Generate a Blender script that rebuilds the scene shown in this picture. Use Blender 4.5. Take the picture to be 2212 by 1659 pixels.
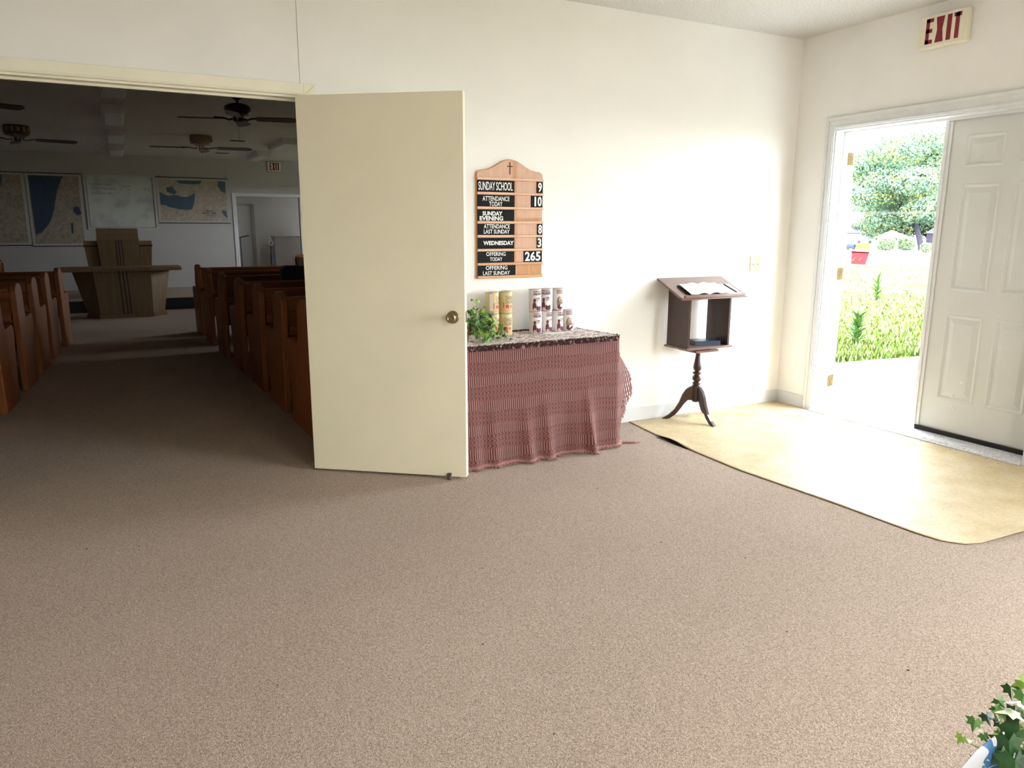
import bpy, bmesh, math, random
from mathutils import Vector, Matrix
import numpy as np
for o in list(bpy.data.objects): bpy.data.objects.remove(o, do_unlink=True)
C = bpy.context.scene.collection
PI = math.pi
random.seed(7)
# ------------------------------------------------------------------ camera
YAW, PITCH, ROLL, FPX = -0.4823, -0.2060, 0.0028, 1612.03
CAM = Vector((-4.6383, -4.2380, 1.37))
Fv = Vector((-math.sin(YAW)*math.cos(PITCH), math.cos(YAW)*math.cos(PITCH), math.sin(PITCH)))
Rv = Vector((math.cos(YAW), math.sin(YAW), 0)); Uv = Rv.cross(Fv)
R2 = Rv*math.cos(ROLL)+Uv*math.sin(ROLL); U2 = -Rv*math.sin(ROLL)+Uv*math.cos(ROLL)
cd = bpy.data.cameras.new('camera'); cam = bpy.data.objects.new('camera', cd); C.objects.link(cam)
cam.matrix_world = Matrix(((R2.x, U2.x, -Fv.x, CAM.x), (R2.y, U2.y, -Fv.y, CAM.y), (R2.z, U2.z, -Fv.z, CAM.z), (0, 0, 0, 1)))
cd.sensor_width = 36; cd.lens = FPX/2212*36; cd.clip_start = .05; cd.clip_end = 600
bpy.context.scene.camera = cam
def at(px, py, D): return CAM+(Fv+R2*((px-1106)/FPX)+U2*((829.5-py)/FPX))*D
# ------------------------------------------------------------------ light
sc = bpy.context.scene
sc.view_settings.view_transform = 'Standard'; sc.view_settings.look = 'None'
sc.view_settings.gamma = 1; sc.view_settings.use_curve_mapping = False
sc.view_settings.exposure = 0.76
SKY = 15.0
w = bpy.data.worlds.new('sky'); sc.world = w; w.use_nodes = True
bg = w.node_tree.nodes['Background']; bg.inputs[0].default_value = (.84, .925, 1, 1); bg.inputs[1].default_value = SKY
def portal(loc, rot, sx, sy):
    l = bpy.data.lights.new('daylight_portal', 'AREA'); l.shape = 'RECTANGLE'; l.size = sx; l.size_y = sy
    l.cycles.is_portal = True
    o = bpy.data.objects.new('daylight_portal', l); o.location = loc; o.rotation_euler = rot; C.objects.link(o)
portal((.30, -.745, 1.05), (0, PI/2, 0), 2.1, .80)       # open entrance door (light travels to -x)
portal((.20, -4.75, 1.475), (0, PI/2, 0), 1.65, 2.9)       # unseen foyer window added further along the same wall for fill light
for a_, b_ in ((4.7, 5.2), (7.6, 8.5), (10.2, 10.9)): portal((.20, (a_+b_)/2, 1.625), (0, PI/2, 0), 1.05, b_-a_)
portal((.20, 12.8, 1.75), (0, PI/2, 0), .3, .4)          # unseen window added to brighten the alcove
sun = bpy.data.lights.new('sun', 'SUN'); sun.energy = 8; sun.angle = .02; sun.color = (1, .95, .84)
so = bpy.data.objects.new('sun', sun); C.objects.link(so)
so.rotation_euler = Vector((-.30, .62, .75)).to_track_quat('Z', 'Y').to_euler()   # high, over the back of the building
# ------------------------------------------------------------------ helpers
class MB:
    def __init__(s): s.v = []; s.f = []; s.m = []; s.uv = {}
    def add(s, vs, fs, mi=0):
        b = len(s.v); s.v += [tuple(v) for v in vs]; s.f += [tuple(b+i for i in f) for f in fs]; s.m += [mi]*len(fs); return s
    def box(s, x0, x1, y0, y1, z0, z1, mi=0):
        vs = [(x, y, z) for z in (z0, z1) for y in (y0, y1) for x in (x0, x1)]
        return s.add(vs, [(0, 2, 3, 1), (4, 5, 7, 6), (0, 1, 5, 4), (2, 6, 7, 3), (0, 4, 6, 2), (1, 3, 7, 5)], mi)
    def hexa(s, vs, mi=0):   # bottom 4 ccw then top 4
        return s.add(vs, [(3, 2, 1, 0), (4, 5, 6, 7), (0, 1, 5, 4), (1, 2, 6, 5), (2, 3, 7, 6), (3, 0, 4, 7)], mi)
    def obb(s, c, ax, ay, az, mi=0):   # half axes
        c, ax, ay, az = map(Vector, (c, ax, ay, az))
        return s.hexa([c+ax*i+ay*j+az*k for k in (-1, 1) for i, j in ((-1, -1), (1, -1), (1, 1), (-1, 1))], mi)
    def prism(s, poly, fn0, fn1, mi=0):
        n = len(poly); vs = [fn0(*p) for p in poly]+[fn1(*p) for p in poly]
        fs = [tuple(range(n-1, -1, -1)), tuple(range(n, 2*n))]+[(i, (i+1) % n, n+(i+1) % n, n+i) for i in range(n)]
        return s.add(vs, fs, mi)
    def lathe(s, prof, c=(0, 0, 0), seg=24, axis=None, mi=0):
        c = Vector(c); q = Vector(axis).to_track_quat('Z', 'Y') if axis else None
        vs = []; fs = []
        for r, z in prof:
            for k in range(seg):
                a = 2*PI*k/seg; p = Vector((r*math.cos(a), r*math.sin(a), z))
                vs.append(c+(q @ p if q else p))
        for i in range(len(prof)-1):
            for k in range(seg): fs.append((i*seg+k, i*seg+(k+1) % seg, (i+1)*seg+(k+1) % seg, (i+1)*seg+k))
        fs.append(tuple(range(seg-1, -1, -1))); fs.append(tuple((len(prof)-1)*seg+k for k in range(seg)))
        return s.add(vs, fs, mi)
    def tube(s, pts, rad, seg=8, mi=0, cap=True):
        pts = [Vector(p) for p in pts]; n = len(pts)
        if not hasattr(rad, '__len__'): rad = [rad]*n
        vs = []; fs = []; ref = Vector((0, 0, 1))
        for i, p in enumerate(pts):
            t = (pts[min(i+1, n-1)]-pts[max(i-1, 0)]).normalized()
            if abs(t.dot(ref)) > .95: ref = Vector((1, 0, 0)) if abs(t.x) < .9 else Vector((0, 1, 0))
            a = t.cross(ref).normalized(); b = t.cross(a); ref = a.cross(t) if False else ref
            for k in range(seg):
                an = 2*PI*k/seg; vs.append(p+(a*math.cos(an)+b*math.sin(an))*rad[i])
        for i in range(n-1):
            for k in range(seg): fs.append((i*seg+k, i*seg+(k+1) % seg, (i+1)*seg+(k+1) % seg, (i+1)*seg+k))
        if cap: fs.append(tuple(range(seg-1, -1, -1))); fs.append(tuple((n-1)*seg+k for k in range(seg)))
        return s.add(vs, fs, mi)
    def grid(s, nu, nv, fn, mi=0, keep=None):
        vs = [fn(i/nu, j/nv) for j in range(nv+1) for i in range(nu+1)]
        fs = [(j*(nu+1)+i, j*(nu+1)+i+1, (j+1)*(nu+1)+i+1, (j+1)*(nu+1)+i) for j in range(nv) for i in range(nu) if keep is None or keep(i, j)]
        return s.add(vs, fs, mi)
def root_of(o):
    while o.parent: o = o.parent
    return o
def obj(name, mb, mats, parent=None, bevel=0, smooth=False, solid=0, subd=0, fixn=True):
    me = bpy.data.meshes.new(name); v = np.array(mb.v, float)
    if parent: org = np.array(root_of(parent).location)
    else:
        lo, hi = v.min(0), v.max(0); org = np.array([(lo[0]+hi[0])/2, (lo[1]+hi[1])/2, lo[2]])
    me.from_pydata((v-org).tolist(), [], mb.f); me.validate()
    if not isinstance(mats, (list, tuple)): mats = [mats]
    for m in mats: me.materials.append(m)
    if len(mats) > 1:
        for p, i in zip(me.polygons, mb.m): p.material_index = i
    if smooth: me.polygons.foreach_set('use_smooth', [True]*len(me.polygons))
    if fixn:
        bm = bmesh.new(); bm.from_mesh(me); bmesh.ops.recalc_face_normals(bm, faces=bm.faces); bm.to_mesh(me); bm.free()
    o = bpy.data.objects.new(name, me); C.objects.link(o)
    if parent: o.parent = parent
    else: o.location = org
    if solid: m = o.modifiers.new('solid', 'SOLIDIFY'); m.thickness = solid; m.offset = 0
    if bevel: m = o.modifiers.new('bevel', 'BEVEL'); m.width = bevel; m.segments = 2; m.limit_method = 'ANGLE'; m.angle_limit = .6
    if subd: m = o.modifiers.new('sub', 'SUBSURF'); m.levels = subd; m.render_levels = subd
    return o
def tag(o, label, cat, group=None, kind=None):
    if label: o['label'] = label
    if cat: o['category'] = cat
    if group: o['group'] = group
    if kind: o['kind'] = kind
    return o
def thing(name, label, cat, loc=(0, 0, 0), rotz=0, group=None):
    o = bpy.data.objects.new(name, None); C.objects.link(o); o.location = loc; o.rotation_euler = (0, 0, rotz)
    o.empty_display_size = .1
    return tag(o, label, cat, group)
def struct(name, mb, mats, label=None, **k):
    o = obj(name, mb, mats, **k); o['kind'] = 'structure'
    if label: o['label'] = label
    return o
def dup(root, loc, rotz, label, group=None):
    r = root.copy(); C.objects.link(r); r.location = loc; r.rotation_euler = (0, 0, rotz); r['label'] = label
    if group: r['group'] = group
    for ch in list(root.children):
        c = ch.copy(); C.objects.link(c); c.parent = r
        for g in list(ch.children):
            d = g.copy(); C.objects.link(d); d.parent = c
    return r
def textmesh(s, bold=.0, spacing=1.0):
    cu = bpy.data.curves.new('t', 'FONT'); cu.body = s; cu.size = 1; cu.offset = bold; cu.resolution_u = 3; cu.space_character = spacing
    o = bpy.data.objects.new('t', cu); C.objects.link(o)
    dg = bpy.context.evaluated_depsgraph_get(); dg.update()
    me = bpy.data.meshes.new_from_object(o.evaluated_get(dg)); bpy.data.objects.remove(o); bpy.data.curves.remove(cu)
    vs = np.array([v.co[:] for v in me.vertices]); fs = [tuple(p.vertices) for p in me.polygons]; bpy.data.meshes.remove(me)
    lo, hi = vs.min(0), vs.max(0); vs = (vs-lo)/np.maximum(hi-lo, 1e-9)
    return vs[:, :2], fs
def put_text(mb, s, x0, z0, x1, z1, fn, bold=.02, mi=0, spacing=1.0):
    vs, fs = textmesh(s, bold, spacing)
    mb.add([fn(x0+(x1-x0)*u, z0+(z1-z0)*v) for u, v in vs], fs, mi)
# ------------------------------------------------------------------ materials
def _mat(name):
    m = bpy.data.materials.new(name); m.use_nodes = True; nt = m.node_tree
    return m, nt, nt.nodes['Principled BSDF']
def N(nt, t, **k):
    n = nt.nodes.new(t)
    for a, b in k.items(): setattr(n, a, b)
    return n
def mathn(nt, op, a, b=None, c=None):
    n = N(nt, 'ShaderNodeMath', operation=op)
    for i, x in enumerate((a, b, c)):
        if x is None: continue
        if isinstance(x, (int, float)): n.inputs[i].default_value = x
        else: nt.links.new(x, n.inputs[i])
    return n.outputs[0]
def noise(nt, scale, detail=3, coord='Object', vec=None, dist=0, rough=.5):
    n = N(nt, 'ShaderNodeTexNoise'); n.inputs['Scale'].default_value = scale; n.inputs['Detail'].default_value = detail
    n.inputs['Distortion'].default_value = dist; n.inputs['Roughness'].default_value = rough
    if vec is None: vec = N(nt, 'ShaderNodeTexCoord').outputs[coord]
    nt.links.new(vec, n.inputs['Vector']); return n.outputs['Fac']
def ramp(nt, fac, stops):
    r = N(nt, 'ShaderNodeValToRGB'); cr = r.color_ramp
    while len(cr.elements) < len(stops): cr.elements.new(.5)
    for e, (p, c) in zip(cr.elements, stops): e.position = p; e.color = (*c, 1)
    nt.links.new(fac, r.inputs[0]); return r.outputs[0]
def mix(nt, f, a, b, bt='MIX'):
    n = N(nt, 'ShaderNodeMix', data_type='RGBA', blend_type=bt)
    if isinstance(f, (int, float)): n.inputs[0].default_value = f
    else: nt.links.new(f, n.inputs[0])
    for i, x in ((6, a), (7, b)):
        if isinstance(x, tuple): n.inputs[i].default_value = (*x, 1)
        else: nt.links.new(x, n.inputs[i])
    return n.outputs[2]
def bump(nt, b, h, strength, dist=.01):
    n = N(nt, 'ShaderNodeBump'); n.inputs['Strength'].default_value = strength; n.inputs['Distance'].default_value = dist
    nt.links.new(h, n.inputs['Height']); nt.links.new(n.outputs[0], b.inputs['Normal'])
def scaled(nt, sx, sy, sz, coord='Object'):
    mp = N(nt, 'ShaderNodeMapping'); mp.inputs['Scale'].default_value = (sx, sy, sz)
    nt.links.new(N(nt, 'ShaderNodeTexCoord').outputs[coord], mp.inputs[0]); return mp.outputs[0]
def plain(name, col, rough=.5, metal=0, var=.0, vs=8, bs=0, bscale=200, spec=None, coat=0):
    m, nt, b = _mat(name); b.inputs['Roughness'].default_value = rough; b.inputs['Metallic'].default_value = metal
    b.inputs['Base Color'].default_value = (*col, 1)
    if spec is not None: b.inputs['Specular IOR Level'].default_value = spec
    if coat: b.inputs['Coat Weight'].default_value = coat
    f = noise(nt, vs, 4); v = max(var, .03)
    nt.links.new(ramp(nt, f, [(.3, tuple(c*(1-v) for c in col)), (.7, tuple(min(1, c*(1+v)) for c in col))]), b.inputs['Base Color'])
    if bs: bump(nt, b, noise(nt, bscale, 3), bs, .002)
    return m
def wood(name, c1, c2, axis='z', scale=1.0, rough=.4, coat=.0):
    m, nt, b = _mat(name)
    s = {'x': (2, 40, 40), 'y': (40, 2, 40), 'z': (40, 40, 2)}[axis]
    v = scaled(nt, *(k*scale for k in s))
    f = noise(nt, 1, 5, vec=v, dist=.6, rough=.6); g = noise(nt, 5, 3, vec=v)
    col = ramp(nt, f, [(.25, c1), (.5, tuple((a+b_)/2 for a, b_ in zip(c1, c2))), (.75, c2)])
    col = mix(nt, .25, col, ramp(nt, g, [(.35, tuple(x*.6 for x in c1)), (.6, c2)]))
    nt.links.new(col, b.inputs['Base Color']); b.inputs['Roughness'].default_value = rough
    if coat: b.inputs['Coat Weight'].default_value = coat
    bump(nt, b, f, .12, .002); return m
def emit(name, col, s):
    m, nt, b = _mat(name); b.inputs['Base Color'].default_value = (*col, 1)
    b.inputs['Emission Color'].default_value = (*col, 1); b.inputs['Emission Strength'].default_value = s; return m
def carpet():
    m, nt, b = _mat('carpet'); b.inputs['Roughness'].default_value = 1; b.inputs['Specular IOR Level'].default_value = .05
    a = noise(nt, 330, 2, rough=.7); c = noise(nt, 110, 3, rough=.7); d = noise(nt, 1.3, 3)
    col = ramp(nt, a, [(.30, (.19, .125, .09)), (.46, (.42, .32, .25)), (.60, (.66, .535, .44)), (.70, (.90, .79, .69))])
    col = mix(nt, .35, col, ramp(nt, c, [(.35, (.27, .197, .147)), (.65, (.665, .54, .445))]))
    col = mix(nt, .5, col, ramp(nt, d, [(.3, (.46, .46, .46)), (.7, (.54, .54, .54))]), 'OVERLAY')
    nt.links.new(col, b.inputs['Base Color'])
    bump(nt, b, mathn(nt, 'ADD', a, c), 1.0, .006); return m
M = {}
M['carpet'] = carpet()
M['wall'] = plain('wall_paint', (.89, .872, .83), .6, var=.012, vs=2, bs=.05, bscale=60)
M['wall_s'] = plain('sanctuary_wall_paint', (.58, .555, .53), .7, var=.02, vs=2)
M['trim'] = plain('trim_paint', (.88, .84, .67), .4, var=.01)
M['trim_w'] = plain('white_trim_paint', (.74, .755, .76), .35, var=.02, vs=20)
M['leaf'] = plain('cream_door_paint', (.86, .815, .615), .45, var=.015, vs=3)
M['white_door'] = plain('white_door_paint', (.66, .665, .65), .35, var=.01, vs=3)
M['base'] = plain('vinyl_base', (.70, .70, .71), .45, var=.03)
def popcorn():
    m, nt, b = _mat('popcorn_ceiling'); b.inputs['Roughness'].default_value = .95
    f = noise(nt, 95, 4, rough=.75)
    nt.links.new(ramp(nt, f, [(.34, (.50, .47, .44)), (.45, (.84, .81, .76)), (.6, (.90, .87, .82))]), b.inputs['Base Color'])
    bump(nt, b, f, 1, .012); return m
M['ceil'] = popcorn()
def vinyl():
    m, nt, b = _mat('sheet_vinyl')
    f = noise(nt, 5, 6, rough=.65); g = noise(nt, 60, 4)
    col = ramp(nt, f, [(.3, (.43, .30, .14)), (.5, (.54, .42, .235)), (.7, (.63, .53, .36))])
    col = mix(nt, .25, col, ramp(nt, g, [(.35, (.42, .31, .16)), (.65, (.70, .60, .42))]))
    nt.links.new(col, b.inputs['Base Color'])
    nt.links.new(ramp(nt, noise(nt, 3, 4), [(.3, (.34, .34, .34)), (.7, (.50, .50, .50))]), b.inputs['Roughness'])
    b.inputs['Specular IOR Level'].default_value = .22
    bump(nt, b, noise(nt, 160, 3, rough=.7), .7, .004); return m
M['vinyl'] = vinyl()
M['black'] = plain('black_rubber', (.012, .012, .012), .5)
M['dkmetal'] = plain('dark_bronze', (.03, .026, .02), .35, .6)
M['brass'] = plain('weathered_brass', (.085, .055, .018), .8, 0, var=.3, vs=40, spec=.1)
M['brass2'] = plain('antique_brass', (.33, .26, .15), .3, 1, var=.15, vs=60)
M['pew'] = wood('pew_oak', (.20, .056, .010), (.33, .115, .022), 'z', .8, .5)
M['pewx'] = wood('pew_oak_long', (.17, .046, .010), (.28, .095, .020), 'x', .8, .45)
M['pulpit'] = wood('pulpit_oak', (.155, .092, .038), (.24, .155, .075), 'z', .5, .5)
M['pulpitx'] = wood('table_top_oak', (.20, .115, .055), (.29, .185, .10), 'x', .5, .5)
M['groove'] = plain('dark_groove', (.04, .02, .012), .7)
M['oak'] = wood('oak_board', (.45, .185, .045), (.60, .28, .085), 'z', 1.6, .45, .15)
M['oakx'] = wood('oak_ledge', (.50, .215, .055), (.68, .34, .11), 'x', 1.6, .4, .15)
M['mahog'] = wood('dark_mahogany', (.022, .006, .004), (.050, .014, .009), 'z', 1, .3, .3)
M['mahogx'] = wood('mahogany_top', (.13, .058, .040), (.21, .105, .075), 'x', 1, .28, .4)
M['plate'] = plain('black_card', (.012, .012, .013), .65, spec=.12)
M['white_ink'] = plain('white_lettering', (.88, .87, .84), .5)
M['red_ink'] = plain('red_lettering', (.22, .004, .012), .45)
M['sign'] = plain('ivory_plastic', (.82, .78, .62), .4)
M['ivory'] = plain('ivory_switch', (.60, .56, .29), .35)
M['paper'] = plain('paper', (.82, .80, .76), .8, var=.03, vs=30)
# ------------------------------------------------------------------ building
HF, HS = 2.735, 2.695
YF = 12.12
struct('floor', MB().box(-9.1, 0, -7, YF+2, -.12, 0), M['carpet'], 'brown frieze carpet running from the foyer into the sanctuary')
# vinyl entry sheet with ripples and lifted edges
def xl(y):
    P = [(0.0, -1.467), (-.4, -1.52), (-.8, -1.545), (-1.2, -1.56), (-1.8, -1.515), (-2.25, -1.50), (-2.36, -1.48), (-2.43, -1.42), (-2.475, -1.28), (-2.48, -1.05)]
    for (a, b), (c, d) in zip(P, P[1:]):
        if y >= c-1e-9: return b+(d-b)*(y-a)/(c-a)
    return P[-1][1]
def seg_d(p, a, b):
    ax, ay = a; bx, by = b; t = max(0, min(1, ((p[0]-ax)*(bx-ax)+(p[1]-ay)*(by-ay))/((bx-ax)**2+(by-ay)**2)))
    return math.hypot(p[0]-ax-t*(bx-ax), p[1]-ay-t*(by-ay))
ridges = [([(-1.0, -.10), (-.62, -.17), (-.30, -.36), (-.10, -.62)], .013), ([(-.62, -.24), (-.36, -.38), (-.20, -.60), (-.17, -.95), (-.20, -1.3)], .012), ([(-.12, -.5), (-.08, -.9), (-.10, -1.4)], .007)]
def vz(x, y):
    z = .004
    for pts, h in ridges:
        d = min(seg_d((x, y), a, b) for a, b in zip(pts, pts[1:])); z += 1.6*h*math.exp(-(d/.026)**2)
    e = x-xl(y)
    z += .016*math.exp(-(e/.05)**2)*math.exp(-((y+.56)/.13)**2)
    z += .016*math.exp(-((y+2.48)/.05)**2)*math.exp(-((x+.98)/.16)**2)
    return z
mb = MB()
ys = [-2.48*(j/96) for j in range(97)]
mb.grid(80, 96, lambda u, v: (lambda y: (lambda x: (x, y, vz(x, y)))(xl(y)*(1-u)))(-2.48*v))
struct('floor_vinyl', mb, M['vinyl'], 'yellowed sheet vinyl with ripples inside the entrance door', smooth=True, solid=.002)
struct('trim_1', MB().box(-1.548, -1.50, -.72, -.42, .0006, .0022), M['black'], 'black strip painted as the shadow under the lifted vinyl edge')  # flat black strip stands in for the shade below the lifted edge
# back wall between foyer and sanctuary
OX0, OX1, OZ = -5.515, -3.678, 2.056
mb = MB(); mb.box(-9.1, OX0, 0, .12, 0, HF); mb.box(OX1, 0, 0, .12, 0, HF); mb.box(OX0, OX1, 0, .12, OZ, HF)
struct('wall_back', mb, M['wall'], 'white foyer wall with the wide opening to the dark sanctuary')
struct('trim_2', MB().box(-3.694, -3.691, -.0012, 0, 2.118, HF), plain('seam_shadow_line', (.45, .42, .34), .8), 'thin vertical wall panel seam above the opening')
# casing of the opening: header and two legs with mitred look
mb = MB()
for (z0, z1, d) in ((2.056, 2.116, .014), (2.060, 2.068, .018)):
    mb.box(OX0-.0, OX1, -d, 0, z0, z1)
mb.prism([(OX1, 2.056), (OX1+.061, 2.116), (OX1, 2.116)], lambda a, b: (a, -.014, b), lambda a, b: (a, 0, b))
mb.prism([(OX0, 2.056), (OX0, 2.116), (OX0-.061, 2.116)], lambda a, b: (a, -.014, b), lambda a, b: (a, 0, b))
struct('trim_3', mb, M['trim'], 'cream casing across the top of the wide opening', bevel=.002)
for n, xa, s in ((4, OX1, 1), (5, OX0, -1)):
    mb = MB(); mb.prism([(xa, 0), (xa+s*.061, 0), (xa+s*.061, 2.1155), (xa, 2.0555)], lambda a, b: (a, -.0135, b), lambda a, b: (a, 0, b))
    struct('trim_%d' % n, mb, M['trim'], bevel=.002)
mb = MB(); mb.box(OX0, OX1, 0, .12, OZ-.012, OZ-.0005); mb.box(OX1-.012, OX1, 0, .12, 0, OZ-.012); mb.box(OX0, OX0+.012, 0, .12, 0, OZ-.012)
mb.box(OX0+.012, OX1-.012, .055, .075, OZ-.024, OZ-.012)
struct('trim_6', mb, M['trim'], 'cream jamb lining the wide opening')
# exterior wall with entrance opening, sanctuary windows, and added unseen windows (foyer fill, alcove)
DY0, DY1, DZ = -1.895, -.355, 2.066
XW = .165
WY0, WY1, WZ0, WZ1 = -6.2, -3.3, .65, 2.30
SZ0, SZ1 = 1.10, 2.15
SWN = [(4.7, 5.2), (7.6, 8.5), (10.2, 10.9)]
mb = MB()
ed = [DY1]+[v for p in SWN for v in p]+[12.6]
for i in range(0, len(ed), 2): mb.box(0, XW, ed[i], ed[i+1], 0, HF)
for a, b in SWN: mb.box(0, XW, a, b, 0, SZ0); mb.box(0, XW, a, b, SZ1, HF)
mb.box(0, XW, 13.0, YF+1.4, 0, HF); mb.box(0, XW, 12.6, 13.0, 0, 1.6); mb.box(0, XW, 12.6, 13.0, 1.9, HF);
mb.box(0, XW, DY0, DY1, DZ, HF); mb.box(0, XW, WY1, DY0, 0, HF); mb.box(0, XW, WY0, WY1, 0, WZ0); mb.box(0, XW, WY0, WY1, WZ1, HF)
mb.box(0, XW, -7, WY0, 0, HF)
struct('wall_right', mb, M['wall'], 'white exterior wall with the entrance doors')
def win_frame(n, y0, y1, z0, z1):
    mb = MB(); t = .05
    for a in ((y0, y1, z0, z0+t), (y0, y1, z1-t, z1), (y0, y0+t, z0, z1), (y1-t, y1, z0, z1), ((y0+y1)/2-.02, (y0+y1)/2+.02, z0, z1), (y0, y1, (z0+z1)/2-.02, (z0+z1)/2+.02)):
        mb.box(.06, .10, *a)
    struct('window_%d' % n, mb, M['trim_w'])
win_frame(3, 12.6, 13.0, 1.6, 1.9); win_frame(1, WY0, WY1, WZ0, WZ1)  # both added out of view: one brightens the alcove, one fills the foyer
for i, (a, b) in enumerate(SWN): win_frame(4+i, a, b, SZ0, SZ1)
struct('wall_front', MB().box(-9.1, 0, -7.12, -7, 0, HF), M['wall'])
struct('wall_left', MB().box(-9.22, -9.1, -7.12, YF+1.5, 0, HF), M['wall'])
struct('ceiling', MB().box(-9.1, 0, -7, 0, HF, HF+.1), M['ceil'], 'popcorn ceiling of the foyer')
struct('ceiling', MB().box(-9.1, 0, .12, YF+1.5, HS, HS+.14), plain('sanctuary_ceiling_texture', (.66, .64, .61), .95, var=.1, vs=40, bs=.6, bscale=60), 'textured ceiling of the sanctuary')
# baseboards (vinyl cove base)
mb = MB(); mb.box(OX1+.061, -.004, -.004, 0, 0, .10)
struct('baseboard_back', mb, M['base'], 'pale vinyl base along the back wall', bevel=.001)
struct('baseboard_right', MB().box(-.004, 0, DY1+.07, -.004, 0, .10), M['base'], 'pale vinyl base beside the entrance', bevel=.001)
# entrance casing
def casing_right():
    mb = MB()
    for y0, y1, d in ((DY1, DY1+.072, .012), (DY1+.048, DY1+.072, .018), (DY1+.008, DY1+.016, .017)):
        mb.prism([(y0, 0), (y1, 0), (y1, DZ+(y1-DY1)*1.15), (y0, DZ+(y0-DY1)*1.15)], lambda a, b: (-d, a, b), lambda a, b: (0, a, b))
    return mb
struct('trim_7', casing_right(), M['trim_w'], 'white moulded casing left of the entrance', bevel=.002)
mb = MB()
for z0_, z1_, d_ in ((0, .083, .0121), (.056, .083, .0181), (.010, .018, .0171)):
    mb.prism([(DY0-.072, DZ+z0_), (DY1+z0_/1.15, DZ+z0_), (DY1+z1_/1.15, DZ+z1_), (DY0-.072, DZ+z1_)], lambda a, b: (-d_, a, b), lambda a, b: (0, a, b))
struct('trim_8', mb, M['trim_w'], 'white moulded casing above the entrance', bevel=.002)
struct('trim_9', MB().box(-.012, 0, DY0-.07, DY0, 0, DZ), M['trim_w'])
mb = MB(); mb.box(0.001, .168, DY1-.008, DY1-.0004, .0, DZ-.012); mb.box(.085, .108, DY1-.020, DY1-.008, .03, DZ-.012)
mb.box(0.001, .168, DY0+.0004, DY0+.006, .0, DZ-.012); mb.box(0.001, .168, DY0, DY1, DZ-.0115, DZ-.0004); mb.box(.085, .108, DY0, DY1-.020, DZ-.026, DZ-.0115)
struct('trim_10', mb, M['trim_w'], 'white door frame of the entrance with stop strips', bevel=.001)
mb = MB(); mb.box(.1655, .178, DY1+.008, DY1+.11, -.02, DZ+.08); mb.box(.167, .19, DY0-.11, DY0-.008, -.02, DZ+.08); mb.box(.167, .19, DY0-.11, DY1+.11, DZ+.0, DZ+.08)
struct('trim_11', mb, M['trim_w'])
mb = MB(); mb.prism([(-.035, 0), (-.035, .010), (-.02, .026), (.10, .034), (.20, .024), (.24, .0)], lambda a, b: (a, DY0, b), lambda a, b: (a, DY1, b))
mb.box(-.042, -.034, DY0, DY1, 0, .012)
mth = plain('dirty_threshold', (.60, .60, .62), .45, var=.25, vs=70)
struct('trim_12', mb, mth, 'dirty pale threshold under the entrance doors')
# --- exterior doors
def six_panel(y0, w, x_in, thick, flip=False, name='panel'):
    """door slab in the plane x = x_in (inside face), from y0 going to y0-w, raised panels both faces"""
    z0, z1 = .045, 2.060
    cols = [(.118, .36), (.432, .665)]
    rows = [(.27, .828), (.985, 1.648), (1.752, 1.944)]
    mb = MB()
    def face(x, sgn):
        us = [0]+[c for p in cols for c in p]+[w]; zs = [z0]+[r for p in rows for r in p]+[z1]
        for i in range(len(us)-1):
            for j in range(len(zs)-1):
                a, b, c, d = us[i], us[i+1], zs[j], zs[j+1]
                if i % 2 == 1 and j % 2 == 1:
                    lv = [(0, 0), (.004, -.004), (.010, -.004), (.022, .006), (.028, .006), (.058, -.001)]
                    rings = []
                    for ins, dep in lv:
                        rings.append([(x+sgn*dep, y0-a-ins, c+ins), (x+sgn*dep, y0-b+ins, c+ins), (x+sgn*dep, y0-b+ins, d-ins), (x+sgn*dep, y0-a-ins, d-ins)])
                    vs = [p for r in rings for p in r]; fs = []
                    for k in range(len(rings)-1):
                        for q in range(4): fs.append((k*4+q, k*4+(q+1) % 4, (k+1)*4+(q+1) % 4, (k+1)*4+q))
                    fs.append(tuple((len(rings)-1)*4+q for q in range(4))); mb.add(vs, fs)
                else: mb.add([(x, y0-a, c), (x, y0-b, c), (x, y0-b, d), (x, y0-a, d)], [(0, 1, 2, 3)])
    # sgn: -1 means relief rises towards -x
    face(x_in, 1 if False else 1); face(x_in+thick, -1)
    x1 = x_in+thick
    mb.add([(x_in, y0, z0), (x1, y0, z0), (x1, y0, z1), (x_in, y0, z1)], [(0, 1, 2, 3)])
    mb.add([(x_in, y0-w, z0), (x1, y0-w, z0), (x1, y0-w, z1), (x_in, y0-w, z1)], [(0, 1, 2, 3)])
    mb.add([(x_in, y0, z0), (x1, y0, z0), (x1, y0-w, z0), (x_in, y0-w, z0)], [(0, 1, 2, 3)])
    mb.add([(x_in, y0, z1), (x1, y0, z1), (x1, y0-w, z1), (x_in, y0-w, z1)], [(0, 1, 2, 3)])
    return mb
o = struct('door_1', six_panel(-1.13, .762, .12, .045), M['white_door'], 'closed white six-panel leaf of the entrance', fixn=False)
mb = MB(); mb.box(.112, .119, -1.150, -1.100, .05, 2.055); mb.box(.106, .112, -1.128, -1.118, .05, 2.055)
obj('astragal', mb, M['trim_w'], o, bevel=.002)['label'] = 'white metal edge strip of the closed leaf'
mb = MB(); mb.box(.100, .119, -1.892, -1.132, .034, .062)
for k in range(9): mb.tube([(.099, -1.892, .038+.0028*k), (.099, -1.132, .038+.0028*k)], .0014, 5)
obj('door_sweep', mb, M['black'], o)['label'] = 'black rubber sweep along the bottom'
mb = MB(); random.seed(3)
for cy, cz in ((-1.405, .40), (-1.36, .235), (-1.352, .30), (-1.372, .215)):
    mb.lathe([(.012, 0), (.009, .0015), (.002, .002)], (.1195, cy, cz), 7, axis=(-1, 0, 0))
obj('dent', mb, M['trim_w'], o)
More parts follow.
